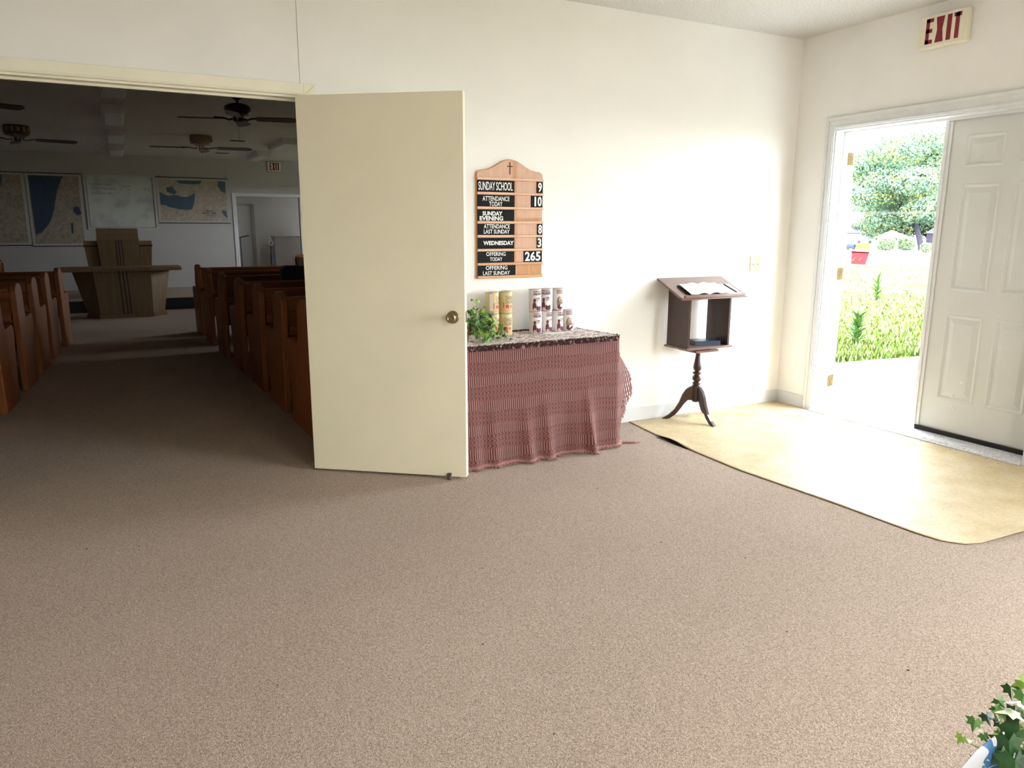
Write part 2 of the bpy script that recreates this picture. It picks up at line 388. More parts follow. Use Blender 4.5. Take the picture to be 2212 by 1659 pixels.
# open leaf folded back flat against the outside of the wall: its hinge edge shows in the doorway
o = struct('door_2', six_panel(DY1+.770, .762, .182, .045), M['white_door'], 'open entrance leaf folded back outside, seen edge-on', fixn=False)
for zc in (1.87, 1.04, .22):
    mb = MB(); mb.box(.188, .222, DY1+.0065, DY1+.0078, zc-.045, zc+.045)
    mb.lathe([(.006, -.047), (.006, .047)], (.176, DY1-.004, zc), 10)
    mb.box(.140, .172, DY1-.0105, DY1-.0085, zc-.045, zc+.045)
    obj('hinge', mb, M['brass'], o, bevel=.003)['label'] = 'worn brass butt hinge'
# --- cream door leaf, swung open into the foyer
dirx, diry = .793, -.609
D0 = Vector((-3.739, -.075, 0)); du = Vector((dirx, diry, 0)); dn = Vector((-.609, -.793, 0))   # dn faces the camera
door = bpy.data.objects.new('door_3', None); C.objects.link(door); door.location = D0; door['kind'] = 'structure'; door['label'] = 'cream flush door swung open in front of the back wall'
def dpt(u, n, z): return D0+du*u+dn*n+Vector((0, 0, z))
mb = MB(); mb.hexa([dpt(u, n, z) for z in (.014, 2.043) for u, n in ((0, 0), (.897, 0), (.897, -.044), (0, -.044))])
obj('door_panel', mb, M['leaf'], door, bevel=.0015)
def knob(side):
    mb = MB(); c = dpt(.832, 0 if side > 0 else -.044, .905); ax = tuple(dn*side)
    mb.lathe([(.034, 0), (.034, .003), (.030, .006), (.020, .008)], c, 28, ax)
    r = obj('rosette', mb, M['brass2'], door, smooth=False)
    mb = MB(); mb.lathe([(.012, .006), (.012, .022), (.020, .030), (.0265, .042), (.0265, .052), (.0235, .056), (.021, .0575), (.016, .0575), (.0145, .055), (.012, .054), (.001, .054)], c, 28, ax)
    obj('knob', mb, M['brass2'], door, smooth=True)
knob(1); knob(-1)
mb = MB(); mb.box(0, 0, 0, 0, 0, 0) if False else None
mb.hexa([dpt(u, n, z) for z in (.875, .935) for u, n in ((.8965, -.010), (.8985, -.010), (.8985, -.034), (.8965, -.034))])
obj('latch_plate', mb, M['brass2'], door)
mb = MB(); mb.lathe([(.009, .0), (.011, .004), (.008, .012), (.007, .03)], dpt(.80, .012, 0), 12)
mb.hexa([dpt(u, n, z) for z in (.022, .034) for u, n in ((.79, .024), (.812, .024), (.812, 0), (.79, 0))])
obj('door_stop', mb, plain('dark_rubber', (.08, .05, .045), .7), door)['label'] = 'dark kick-down door stop'
for zc in (.25, 1.05, 1.83):
    mb = MB(); mb.lathe([(.007, -.045), (.007, .045)], dpt(-.008, -.046, zc), 10)
    obj('hinge', mb, M['brass2'], door)
# --- wall details in the foyer
sw = thing('light_switch', 'ivory double toggle switch plate left of the entrance corner', 'switch', (-.333, 0, 1.054))
mb = MB(); mb.hexa([(-.391, -.0005, 1.054), (-.275, -.0005, 1.054), (-.275, -.0005, 1.168), (-.391, -.0005, 1.168)][0:2]+[(-.275, -.0005, 1.168), (-.391, -.0005, 1.168)]+[(-.386, -.007, 1.059), (-.280, -.007, 1.059), (-.280, -.007, 1.163), (-.386, -.007, 1.163)])
obj('cover_plate', mb, M['ivory'], sw, bevel=.0015)
for xx in (-.356, -.310):
    mb = MB(); mb.hexa([(xx-.005, -.006, 1.104), (xx+.005, -.006, 1.104), (xx+.005, -.006, 1.118), (xx-.005, -.006, 1.118), (xx-.004, -.017, 1.097), (xx+.004, -.017, 1.097), (xx+.004, -.014, 1.104), (xx-.004, -.014, 1.104)])
    obj('toggle', mb, M['ivory'], sw)
    for zz in (1.081, 1.141): obj('screw', MB().lathe([(.003, 0), (.002, .0015)], (xx, -.007, zz), 8, (0, -1, 0)), plain('screw_paint', (.45, .42, .3), .5), sw)
# exit signs
def exit_sign(label, loc, width, height, depth, rotz, tall):
    t = thing('exit_sign', label, 'sign', loc, rotz)   # local: faces -y
    w2 = width/2
    mb = MB()
    mb.box(-w2, w2, -depth, -.0005, 0, height)
    mb.v = [(v[0]+loc[0], v[1]+loc[1], v[2]+loc[2]) for v in mb.v]
    obj('housing', mb, M['sign'], t, bevel=.006)
    L = MB()
    f = lambda x, z: (loc[0]+x, loc[1]-depth-.0012, loc[2]+z)
    x0 = -width*.345; wl = [.155, .175, .05, .15]; gap = .055*width; x = x0; h0, h1 = height*.13, height*.90; st = .030*width/.32
    we = .045*width/.32*1.05
    def bar(a, b, c, d): L.add([f(a, c), f(b, c), f(b, d), f(a, d)], [(0, 1, 2, 3)])
    # E
    W = width*.155; bar(x, x+st*.8, h0, h1); bar(x, x+W, h0, h0+st*.8); bar(x, x+W, h1-st*.8, h1); bar(x, x+W*.9, (h0+h1)/2-st*.35, (h0+h1)/2+st*.45); x += W+gap
    W = width*.175
    hm = (h0+h1)/2; q = st*.95; g_ = height*.10; xm_ = x+W/2
    L.add([f(x, h0), f(x+q, h0), f(xm_, hm-g_), f(x+W-q, h0), f(x+W, h0), f(xm_+q*.62, hm), f(x+W, h1), f(x+W-q, h1), f(xm_, hm+g_), f(x+q, h1), f(x, h1), f(xm_-q*.62, hm)], [(0, 1, 2, 11), (2, 3, 4, 5), (5, 6, 7, 8), (8, 9, 10, 11), (2, 5, 8, 11)]); x += W+gap
    bar(x, x+st, h0, h1); x += st+gap*.75
    W = width*.155; bar(x, x+W, h1-st*.8, h1); bar(x+W/2-st*.45, x+W/2+st*.45, h0, h1)
    obj('lettering', L, M['red_ink'], t)
    return t
exit_sign('ivory EXIT sign with red letters above the entrance doors', (0, -1.113, 2.470), .305, .190, .050, -PI/2, 1)
exit_sign('small white EXIT sign high on the dark sanctuary far wall', (-1.605, YF, 2.490), .262, .190, .045, 0, 1)
# flecks and nail holes on the wall
# --- attendance board
bd = thing('attendance_board', 'oak Sunday attendance board with a cross, hung on the back wall', 'board', (-2.445, 0, 1.062))
out = [(-2.675, 1.062), (-2.215, 1.062), (-2.215, 1.682), (-2.217, 1.698), (-2.228, 1.708), (-2.245, 1.713), (-2.275, 1.716), (-2.305, 1.724), (-2.335, 1.738), (-2.368, 1.757), (-2.40, 1.773), (-2.432, 1.781), (-2.458, 1.781), (-2.49, 1.773), (-2.522, 1.757), (-2.555, 1.738), (-2.585, 1.724), (-2.615, 1.716), (-2.645, 1.713), (-2.662, 1.708), (-2.673, 1.698), (-2.675, 1.682)]
mb = MB().prism(out, lambda a, b: (a, -.0005, b), lambda a, b: (a, -.018, b)); obj('backboard', mb, M['oak'], bd, bevel=.003)
zs = [1.663, 1.577, 1.4905, 1.4045, 1.3205, 1.2365, 1.151, 1.0715]
for i, z in enumerate(zs):
    mb = MB(); hh = .0075 if i else .008
    mb.prism([(-.018, z-hh), (-.031, z-hh), (-.031, z+hh), (-.026, z+hh), (-.026, z+hh*.2), (-.018, z+hh*.2)], lambda a, b: (-2.674, a, b), lambda a, b: (-2.216, a, b))
    obj('ledge', mb, M['oakx'], bd, bevel=.001)
rows = [((-2.674, -2.417), ['SUNDAY SCHOOL'], [(-2.664, 1.595, -2.430, 1.645)]),
        ((-2.674, -2.416), ['ATTENDANCE', 'TODAY'], [(-2.637, 1.532, -2.452, 1.560), (-2.592, 1.501, -2.501, 1.528)]),
        ((-2.674, -2.418), ['SUNDAY', 'EVENING'], [(-2.637, 1.444, -2.501, 1.470), (-2.657, 1.415, -2.496, 1.441)]),
        ((-2.674, -2.416), ['ATTENDANCE', 'LAST SUNDAY'], [(-2.629, 1.367, -2.450, 1.393), (-2.629, 1.336, -2.451, 1.361)]),
        ((-2.674, -2.417), ['WEDNESDAY'], [(-2.633, 1.266, -2.422, 1.292)]),
        ((-2.674, -2.417), ['OFFERING', 'TODAY'], [(-2.613, 1.200, -2.479, 1.224), (-2.588, 1.169, -2.502, 1.192)]),
        ((-2.674, -2.408), ['OFFERING', 'LAST SUNDAY'], [(-2.616, 1.115, -2.466, 1.140), (-2.636, 1.083, -2.448, 1.107)])]
for i, ((xa, xb), ls, bx) in enumerate(rows):
    mb = MB().box(xa+.002, xb, -.0215, -.0195, zs[i+1]+.008, zs[i]-.009)
    p = obj('name_plate', mb, M['plate'], bd); p['label'] = 'black plate reading '+' '.join(ls)
    L = MB()
    for s, (a, b, c, d) in zip(ls, bx): put_text(L, s, a, b, c, d, lambda x, z: (x, -.0223, z), .035 if i in (2, 4) else .012, spacing=1.0 if i != 0 else .95)
    obj('lettering', L, M['white_ink'], p)
nums = [(0, '9', -2.259, -2.2145, -2.252, -2.222), (1, '10', -2.299, -2.2165, -2.287, -2.222), (3, '8', -2.253, -2.2145, -2.248, -2.218), (4, '3', -2.255, -2.2165, -2.253, -2.222), (5, '265', -2.349, -2.2165, -2.343, -2.226)]
for i, s, xa, xb, ta, tb in nums:
    n = len(s); w_ = (xb-xa)/n; tw = (tb-ta)
    for k, ch in enumerate(s):
        mb = MB().box(xa+k*w_+.0006, xa+(k+1)*w_-.0006, -.0225, -.0195, zs[i+1]+.008, zs[i]-.004)
        p = obj('number_card', mb, M['plate'], bd); p['label'] = 'black number card reading '+ch
        L = MB(); cw = tw/n; a = ta+k*cw
        if ch == '1': put_text(L, ch, a+cw*.35, zs[i+1]+.014, a+cw*.72, zs[i]-.014, lambda x, z: (x, -.0233, z), .03)
        else: put_text(L, ch, a+.0015, zs[i+1]+.014, a+cw-.0015, zs[i]-.013, lambda x, z: (x, -.0233, z), .03)
        obj('lettering', L, M['white_ink'], p)
mb = MB(); mb.box(-2.4515, -2.4445, -.0192, -.0178, 1.692, 1.765); mb.box(-2.467, -2.429, -.0192, -.0178, 1.737, 1.743)
obj('cross_inlay', mb, plain('burnt_cross', (.10, .035, .012), .7), bd)['label'] = 'dark incised cross'
# --- table under the throw
TX0, TX1, TY0, TY1, TZ = -3.16, -1.955, -.46, -.045, .706
# keep the table clear of the open door leaf: it stands behind it
tb = thing('folding_table', 'low table hidden under the rose throw by the back wall', 'table', ((TX0+TX1)/2, -.25, 0))
obj('tabletop', MB().box(-3.02, TX1, TY0, TY1, TZ-.025, TZ), plain('laminate', (.4, .3, .2), .5), tb, bevel=.003)
for x in (-2.98, TX1-.04):
    for y in (TY0+.04, TY1-.04): obj('leg', MB().tube([(x, y, 0), (x, y, TZ-.025)], .014), M['dkmetal'], tb)
def knit():
    m, nt, b = _mat('rose_knit'); b.inputs['Roughness'].default_value = .95; b.inputs['Specular IOR Level'].default_value = .1
    b.inputs['Sheen Weight'].default_value = .3
    uv = N(nt, 'ShaderNodeTexCoord').outputs['UV']; sp = N(nt, 'ShaderNodeSeparateXYZ'); nt.links.new(uv, sp.inputs[0])
    u, v = sp.outputs[0], sp.outputs[1]
    wob = mathn(nt, 'MULTIPLY', mathn(nt, 'SUBTRACT', noise(nt, 3.5, 2, vec=uv), .5), .07)
    v2 = mathn(nt, 'ADD', v, wob)
    ph = mathn(nt, 'FRACT', mathn(nt, 'DIVIDE', mathn(nt, 'SUBTRACT', v2, -.05), .142))
    lad = mathn(nt, 'MULTIPLY', mathn(nt, 'GREATER_THAN', ph, .57), mathn(nt, 'LESS_THAN', ph, .98))
    rib = mathn(nt, 'ADD', mathn(nt, 'MULTIPLY', mathn(nt, 'SINE', mathn(nt, 'MULTIPLY', u, 2*PI/.0135)), .5), .5)
    rib = mathn(nt, 'POWER', rib, 2.2)
    rung = mathn(nt, 'ADD', mathn(nt, 'MULTIPLY', mathn(nt, 'SINE', mathn(nt, 'MULTIPLY', v, 2*PI/.0058)), .5), .5)
    ladh = mathn(nt, 'MAXIMUM', rib, mathn(nt, 'MULTIPLY', rung, .42))
    row = mathn(nt, 'FRACT', mathn(nt, 'DIVIDE', v2, .0284)); rc = mathn(nt, 'ABSOLUTE', mathn(nt, 'SUBTRACT', row, .5))
    brm = mathn(nt, 'LESS_THAN', rc, .27)
    br = mathn(nt, 'ADD', mathn(nt, 'MULTIPLY', mathn(nt, 'SINE', mathn(nt, 'MULTIPLY', mathn(nt, 'ADD', u, mathn(nt, 'MULTIPLY', rc, .050)), 2*PI/.023)), .5), .5)
    loop = noise(nt, 330, 2, vec=uv, rough=.7)
    brh = mathn(nt, 'ADD', mathn(nt, 'MULTIPLY', mathn(nt, 'MULTIPLY', br, brm), .75), mathn(nt, 'MULTIPLY', mathn(nt, 'SUBTRACT', 1, brm), .45))
    h = mathn(nt, 'ADD', mathn(nt, 'MULTIPLY', lad, ladh), mathn(nt, 'MULTIPLY', mathn(nt, 'SUBTRACT', 1, lad), brh))
    h2 = mathn(nt, 'ADD', mathn(nt, 'MULTIPLY', h, .75), mathn(nt, 'MULTIPLY', mathn(nt, 'SUBTRACT', loop, .32), .9))
    nt.links.new(ramp(nt, h2, [(.10, (.075, .014, .016)), (.42, (.235, .070, .060)), (.72, (.345, .132, .115)), (.98, (.70, .38, .34))]), b.inputs['Base Color'])
    bump(nt, b, h2, 1.0, .008); return m
M['knit'] = knit()
# sheet: s = metres along the front (0 at the right corner, negative to the left), t = 0 top .. 1 bottom
ZT = TZ+.008
def throw_pt(s, t):
    z = ZT*(1-t)+.006*t
    tt = max(0, t-.30)/.70; tt2 = tt*tt
    fold = 0
    for c, wd, am in ((-.66, .045, .055), (-.52, .035, .04), (-.88, .04, .03), (-.22, .032, .075), (-1.0, .05, .03), (-.38, .05, -.02)):
        fold += am*math.exp(-((s-c-.02*tt)/wd)**2)*tt2
    fold += .006*math.sin(s*23+1)*tt
    r = .035
    bul = .012+.012*t
    if s <= 0:
        return (TX1+.02+s+.015*t, TY0-bul-fold, z)
    a = min(s/r, PI/2)
    x = TX1+.02+.015*t+r*math.sin(a); y = TY0-bul+r*(1-math.cos(a))
    if s > r*PI/2:
        e = s-r*PI/2
        sm = lambda q: max(0, min(1, q))**2*(3-2*max(0, min(1, q)))
        th = math.radians(24+32*sm(t/.42)-14*sm((t-.72)/.25))
        x += e*math.sin(th)+.012*math.sin(e*34)*tt; y += e*math.cos(th)
    return (x, y, z)
S0, STEP = -1.08, .0065
nS = int((.42-S0)/STEP); nT = 108
def side_limit(t):
    P = [(0, .085), (.10, .125), (.22, .19), (.40, .26), (.56, .29), (.66, .21), (.78, .11), (.9, .08), (1.01, .11)]
    for (a, b), (c, d) in zip(P, P[1:]):
        if t <= c: return b+(d-b)*(t-a)/(c-a)
    return .1
def keepf(i, j):
    s = S0+(i+.5)*STEP; t = (j+.5)/nT
    L_ = side_limit(t)
    if s > L_: return False
    if s > .10 and .33 < t < .76 and (L_-s) < .135:
        ii = i+(j//5 % 2)*2
        return not (ii % 5 in (1, 2, 3) and j % 5 in (1, 2, 3))
    return True
throw = thing('throw_blanket', 'rose pink knitted throw draped over the low table', 'blanket', ((TX0+TX1)/2, -.30, 0))
mb = MB(); mb.grid(nS, nT, lambda a, b: throw_pt(S0+a*nS*STEP, b), keep=keepf)
ob = obj('knitted_panel', mb, M['knit'], throw, smooth=True, fixn=False)
me = ob.data; uvl = me.uv_layers.new(name='UVMap'); vi = np.empty(len(me.loops), int); me.loops.foreach_get('vertex_index', vi)
uu = S0+(vi % (nS+1))*STEP+2; vv = (vi//(nS+1))/nT*.71
uvl.data.foreach_set('uv', np.stack([uu, vv], 1).ravel())
m_ = ob.modifiers.new('solid', 'SOLIDIFY'); m_.thickness = .004; m_.offset = 0
mb = MB(); random.seed(5)
for k in range(200):
    s = S0+k*.0068; L_ = .14
    if s > L_: break
    p = Vector(throw_pt(s, 1)); d = Vector((random.uniform(-.012, .012), -random.uniform(.012, .035) if s < .03 else .0, 0))
    if s >= .03: d = Vector((random.uniform(.015, .035), random.uniform(-.01, .01), 0))
    mb.tube([p+Vector((0, 0, .02)), p+Vector((0, -.003, .008)), p+d*.6+Vector((0, 0, .004)), p+d+Vector((random.uniform(-.006, .006), 0, .003))], [.003, .0036, .0028, .0018], 5)
for k in range(46):
    t = .24+k*.0115
    if t > .82: break
    L_ = side_limit(t); p = Vector(throw_pt(L_, t)); q = p+Vector((random.uniform(.008, .022), random.uniform(.0, .015), -random.uniform(.012, .03)))
    mb.tube([p, (p+q)/2+Vector((.003, 0, 0)), q], [.0035, .0045, .002], 5)
obj('fringe', mb, plain('rose_fringe', (.42, .22, .20), .95), throw); mb = MB()
p = Vector(throw_pt(.10, 1)); mb.tube([p, p+Vector((.04, -.03, .002)), p+Vector((.085, -.05, .0)), p+Vector((.125, -.05, .0))], [.006, .006, .008, .003], 6)
obj('tassel', mb, plain('rose_tassel', (.36, .17, .16), .95), throw)
# runner on the table top with a dark crochet border
def tapestry():
    m, nt, b = _mat('tapestry_runner'); b.inputs['Roughness'].default_value = .9
    v = scaled(nt, 38, 75, 60); f = noise(nt, 1, 3, vec=v, dist=1.2, rough=.7); g = noise(nt, .9, 2, vec=scaled(nt, 22, 30, 20))
    c = ramp(nt, f, [(.38, (.03, .02, .022)), (.44, (.28, .18, .16)), (.50, (.78, .72, .66)), (.62, (.90, .86, .80))])
    c = mix(nt, mathn(nt, 'MULTIPLY', mathn(nt, 'GREATER_THAN', g, .60), .55), c, (.45, .10, .12)); nt.links.new(c, b.inputs['Base Color'])
    bump(nt, b, f, .5, .004); return m
rn = thing('table_runner', 'patterned cream runner with dark crochet border on the rose throw', 'cloth', (-2.5, -.26, TZ))
mb = MB(); mb.grid(110, 40, lambda a, b: (-3.06+a*(TX1+.03-.06*b+3.06), TY0-.008+b*(TY1-TY0+.03), ZT+.004+.0015*math.sin(a*60)*math.sin(b*9)))
obj('runner_field', mb, tapestry(), rn, smooth=True, solid=.003)
obj('top_cover', MB().grid(4, 4, lambda a, b: (-3.06+a*(TX1+.02-.05*b+3.06), TY0-.012+b*(TY1-TY0+.02), ZT-.001)), M['knit'], throw, solid=.003)
mb = MB(); random.seed(11)
def crochet(p, q, n, drop):
    p, q = Vector(p), Vector(q)
    for i in range(n):
        c = p.lerp(q, i/n); r = random.uniform(.0035, .0065)
        j = Vector((random.uniform(-.003, .003), random.uniform(-.004, .004), random.uniform(-drop, .004)))
        c = c+j; a = random.uniform(0, PI)
        pts = [c+Vector((math.cos(a+k*1.3)*r, math.cos(k*1.3)*r*.6, math.sin(a+k*1.3)*r)) for k in range(5)]
        mb.tube(pts, random.uniform(.0012, .0022), 4, mi=0 if random.random() < .86 else (1 if random.random() < .6 else 2))
crochet((-3.06, TY0-.022, ZT+.002), (TX1+.02, TY0-.022, ZT+.002), 1300, .022)
crochet((TX1+.035, TY0-.015, ZT+.002), (TX1-.02, TY1+.02, ZT-.0), 300, .010)
for k in range(8): crochet(throw_pt(side_limit(k*.025), k*.025), throw_pt(side_limit(k*.025+.025), k*.025+.025), 22, .006)
crochet((-3.06, TY1+.022, ZT+.006), (TX1-.02, TY1+.022, ZT+.006), 500, .0)
obj('crochet_border', mb, [plain('dark_brown_yarn', (.055, .022, .024), .9), plain('cream_yarn', (.70, .60, .54), .9), plain('wine_yarn', (.30, .09, .10), .9)], rn)['label'] = 'dark brown crochet border flecked with cream'
obj('paper_slip', MB().box(-2.30, -2.10, -.23, -.175, ZT+.006, ZT+.008), M['paper'], None)
tag(bpy.data.objects['paper_slip'], 'pale paper strip lying in front of the white cans', 'paper')
# --- cans
def cyl(c, r, az):   # az: degrees from -y towards +x ; returns map (arc metres, z)
    a0 = math.radians(az)
    def f(s, z, off=.0006):
        a = a0+s/r; return (c[0]+(r+off)*math.sin(a), c[1]-(r+off)*math.cos(a), c[2]+z)
    return f
def cells(mb, f, test, s0, s1, z0, z1, st=.0012, mi=0, off=.0006):
    ns = int((s1-s0)/st); nz = int((z1-z0)/st)
    for i in range(ns):
        for j in range(nz):
            s = s0+i*st; z = z0+j*st
            if test(s+st/2, z+st/2): mb.add([f(s, z, off), f(s+st, z, off), f(s+st, z+st, off), f(s, z+st, off)], [(0, 1, 2, 3)], mi)
M['can_y'] = plain('yellow_can_paper', (.66, .52, .25), .4, var=.03)
M['can_rim'] = plain('tin_rim', (.55, .52, .45), .3, .8)
M['can_w'] = plain('white_can_paper', (.72, .66, .66), .35, var=.03)
M['inks'] = [plain('ink_black', (.04, .03, .03), .6), plain('ink_red', (.62, .035, .04), .5), plain('ink_orange', (.70, .26, .16), .5), plain('ink_skin', (.62, .40, .28), .5), plain('ink_brown', (.10, .03, .025), .6),
             plain('ink_grey', (.45, .42, .44), .6), plain('ink_white', (.85, .83, .82), .6), plain('ink_green', (.10, .25, .10), .6), plain('ink_maroon', (.13, .012, .03), .6), plain('ink_olive', (.22, .19, .13), .6)]
def can_body(t, c, r, h, mat):
    mb = MB(); mb.lathe([(r-.002, 0), (r, .002), (r, h-.002), (r-.002, h)], c, 36); b = obj('body', mb, mat, t, smooth=False)
    for p in b.data.polygons: p.use_smooth = len(p.vertices) == 4
    mb = MB(); mb.lathe([(r+.0008, h-.004), (r+.0016, h-.001), (r+.0008, h+.001), (r-.002, h+.001), (r-.003, h-.002)], c, 36); obj('rim', mb, M['can_rim'], b)
    return b
def yellow_can(c, az, label, sticker=False):
    t = thing('collection_can', label, 'can', c, group='yellow collection cans on the table'); r, h = .0425, .1345; f = cyl(c, r, az)
    can_body(t, c, r, h-.002, M['can_y'])
    L = MB(); f2 = lambda s, z: f(s, z, .0008)
    put_text(L, 'CHANGE', -.024, .083, .032, .108, f2, .0); put_text(L, 'CHILDREN', -.024, .060, .032, .080, f2, .0)
    obj('lettering', L, M['inks'][0], t)
    P = MB()
    heart = lambda s, z: (abs(s+.012) < .0095 and .030 < z < .053 and not (z < .036 and abs(s+.012) < .003))
    cells(P, f, heart, -.025, .001, .028, .056, mi=0)
    cells(P, f, lambda s, z: ((s-.014)/.016)**2+((z-.040)/.012)**2 < 1, -.004, .032, .026, .054, mi=1, off=.0007)
    cells(P, f, lambda s, z: ((s-.014)/.006)**2+((z-.043)/.003)**2 < 1, -.004, .032, .026, .054, mi=2, off=.0009)
    cells(P, f, lambda s, z: abs(s+.035-.002*math.sin(z*500)) < .003 and .034 < z < .068, -.041, -.029, .034, .070, mi=3)
    cells(P, f, lambda s, z: .016 < z < .0185, -.06, .05, .014, .022, mi=1)
    obj('printed_picture', P, [M['inks'][1], M['inks'][2], M['inks'][0], M['inks'][9]], t)
    if sticker:
        S = MB(); cells(S, f, lambda s, z: True, -.062, -.045, .022, .120, .004, 0, .001); cells(S, f, lambda s, z: abs(s+.053) < .0012, -.0545, -.051, .030, .110, .0016, 1, .0013)
        obj('sticker', S, [M['inks'][6], M['inks'][5]], t)
    return t
zc = ZT+.007
yc = -.125
yellow_can((-2.622, yc, zc), 30, 'yellow collection can at the bottom left, ivy leaves in front')
yellow_can((-2.532, yc, zc), -8, 'yellow collection can at the bottom right of its stack')
yellow_can((-2.624, yc, zc+.135), 38, 'upper left yellow can with a white paper sticker', True)
tt_ = yellow_can((-2.532, yc, zc+.135), 5, 'upper right yellow can with a bent wire on its lid')
mb = MB(); mb.tube([(-2.575+.01*k, yc-.02, zc+.27+.008*math.sin(k*.7)) for k in range(9)], .0008, 4); obj('wire', mb, M['dkmetal'], tt_)
def white_can(c, az, label, kind):
    t = thing('collection_can', label, 'can', c, group='white collection cans on the table'); r, h = .0400, .1385; f = cyl(c, r, az)
    can_body(t, c, r, h-.002, M['can_w'])
    L = MB(); f2 = lambda s, z: f(s, z, .0008)
    if kind == 'kids':
        put_text(L, 'CONNIE MAXWELL', -.026, .119, .036, .127, f2, .03); put_text(L, 'CHILDREN', -.026, .100, .030, .116, f2, .04)
    elif kind == 'kids2':
        put_text(L, 'CONNIE MAXWELL', -.040, .119, .026, .127, f2, .03); put_text(L, 'CHILDREN', -.040, .100, .026, .116, f2, .04)
    else:
        for zz in (.122, .113, .104): cells(L, f, lambda s, z: int((s+1)*420) % 5 != 0, -.022, .022, zz, zz+.0045, .0022)
    obj('lettering', L, M['inks'][8], t)
    P = MB(); E = lambda cs, cz, a, b: (lambda s, z: ((s-cs)/a)**2+((z-cz)/b)**2 < 1)
    def blob(cs, cz, a, b, mi, off): cells(P, f, E(cs, cz, a, b), cs-a-.002, cs+a+.002, max(.004, cz-b-.002), cz+b+.002, mi=mi, off=off)
    if kind in ('kids', 'kids2'):
        blob(-.018, .030, .012, .030, 0, .0005); blob(.012, .020, .018, .022, 1, .00055); blob(-.017, .068, .009, .011, 0, .0006); blob(-.017, .066, .0065, .008, 1, .0007)
        blob(.010, .072, .010, .013, 0, .0006); blob(.010, .069, .008, .010, 2, .0008); blob(.011, .046, .013, .016, 3, .0009); blob(-.004, .078, .008, .008, 4, .0007)
        blob(-.018, .034, .008, .012, 1, .0008); blob(-.016, .012, .008, .010, 2, .0009); blob(.018, .010, .006, .012, 0, .001)
    else:
        blob(-.002, .050, .020, .036, 5, .0005); blob(.004, .068, .0125, .017, 2, .0007); blob(.004, .061, .005, .003, 0, .0009); blob(0, .020, .018, .016, 1, .0008); blob(.010, .028, .010, .010, 3, .0009)
        if kind == 'pink': blob(.026, .040, .012, .012, 6, .0009); blob(.018, .022, .012, .008, 0, .001)
    obj('printed_picture', P, [M['inks'][4], M['inks'][8], M['inks'][3], M['inks'][6], M['inks'][5], M['inks'][9], plain('ink_pink', (.70, .18, .25), .5)], t)
    S = MB(); cells(S, f, lambda s, z: True, -.062, -.054, .006, .078, .004, 0, .001); obj('label_seam', S, M['inks'][6], t)
    return t
wy = -.125
for i, (x, az, kd, lb) in enumerate(((-2.327, -10, 'kids', 'leftmost white can in the bottom row, children printed on it'), (-2.243, 12, 'kids', 'second white can from the left in the bottom row'), (-2.160, 14, 'kids', 'third white can from the left in the bottom row'), (-2.078, -16, 'pink', 'rightmost white can in the bottom row, girl and pink patch'))):
    white_can((x, wy if i else wy-.015, zc), az, lb, kd)
for i, (x, az, kd, lb) in enumerate(((-2.330, -8, 'kids', 'upper left white can showing children in front of white'), (-2.240, -30, 'kids2', 'upper middle white can turned to its heading in dark red'), (-2.156, -8, 'girl', 'upper right white can printed with one smiling girl'))):
    white_can((x, wy if i else wy-.012, zc+.139), az, lb, kd)
# --- ivy
def leafshape():
    o = []
    for a, r in ((-90, .08), (-60, .62), (-35, .55), (-15, .95), (10, .60), (35, .85), (60, .55), (90, 1.25), (120, .55), (145, .85), (170, .60), (195, .95), (215, .55), (240, .62)):
        o.append((r*math.cos(math.radians(a))*.5, r*math.sin(math.radians(a))*.5+.05))
    return o
LS = leafshape()
def leaf(mb, p, n, up, size, mi):
    n = Vector(n).normalized(); up = Vector(up); up = (up-n*up.dot(n)).normalized(); r = up.cross(n)
    c = Vector(p); vs = [c+n*size*.06]
    for a, b in LS: vs.append(c+r*a*size+up*b*size-n*size*.16*(abs(a)*2)**1.5)
    k = len(LS); mb.add(vs, [(0, 1+i, 1+(i+1) % k) for i in range(k)], mi)
IV = [plain('ivy_dark', (.025, .085, .025), .35, var=.3, vs=60), plain('ivy_green', (.07, .19, .035), .4, var=.25, vs=60), plain('ivy_light', (.20, .36, .05), .45, var=.2, vs=60), plain('ivy_pale_edge', (.62, .68, .50), .4, var=.2, vs=80)]
for m_ in IV: m_.node_tree.nodes['Principled BSDF'].inputs['Transmission Weight'].default_value = 0
def ivy(t, strands, size, wts, face, seed, sr=.0018):
    random.seed(seed); F = MB(); S = MB()
    for pts, n in strands:
        P = [Vector(p) for p in pts]; S.tube(P, sr, 5)
        for k in range(n):
            u = random.random()*(len(P)-1); i = min(int(u), len(P)-2); q = P[i].lerp(P[i+1], u-i)
            off = Vector((random.gauss(0, 1), random.gauss(0, 1), random.gauss(0, .8)))*size*.55
            nn = Vector(face)*random.uniform(.4, 1.2)+Vector((random.gauss(0, .6), random.gauss(0, .6), random.gauss(0, .6)+.35))
            S.tube([q, q+off*.5+Vector((0, 0, size*.1)), q+off], sr*.45, 4)
            leaf(F, q+off, nn, Vector((random.gauss(0, .6), random.gauss(0, .4), random.choice((-1, 1, -1)))), size*random.uniform(.6, 1.2), random.choices(range(4), wts)[0])
    obj('foliage', F, IV, t, fixn=False); obj('stem', S, plain('ivy_stem', (.30, .34, .14), .6), t)
pl = thing('potted_ivy', 'trailing ivy plant on the table end behind the open door', 'plant', (-2.86, -.22, ZT+.006))
mb = MB(); mb.lathe([(.035, 0), (.055, .085), (.058, .09), (.050, .09), (.045, .075)], (-2.86, -.22, ZT+.0065), 24); obj('pot', mb, plain('clay_pot', (.35, .15, .08), .8), pl)
b0 = Vector((-2.83, -.24, ZT+.10))
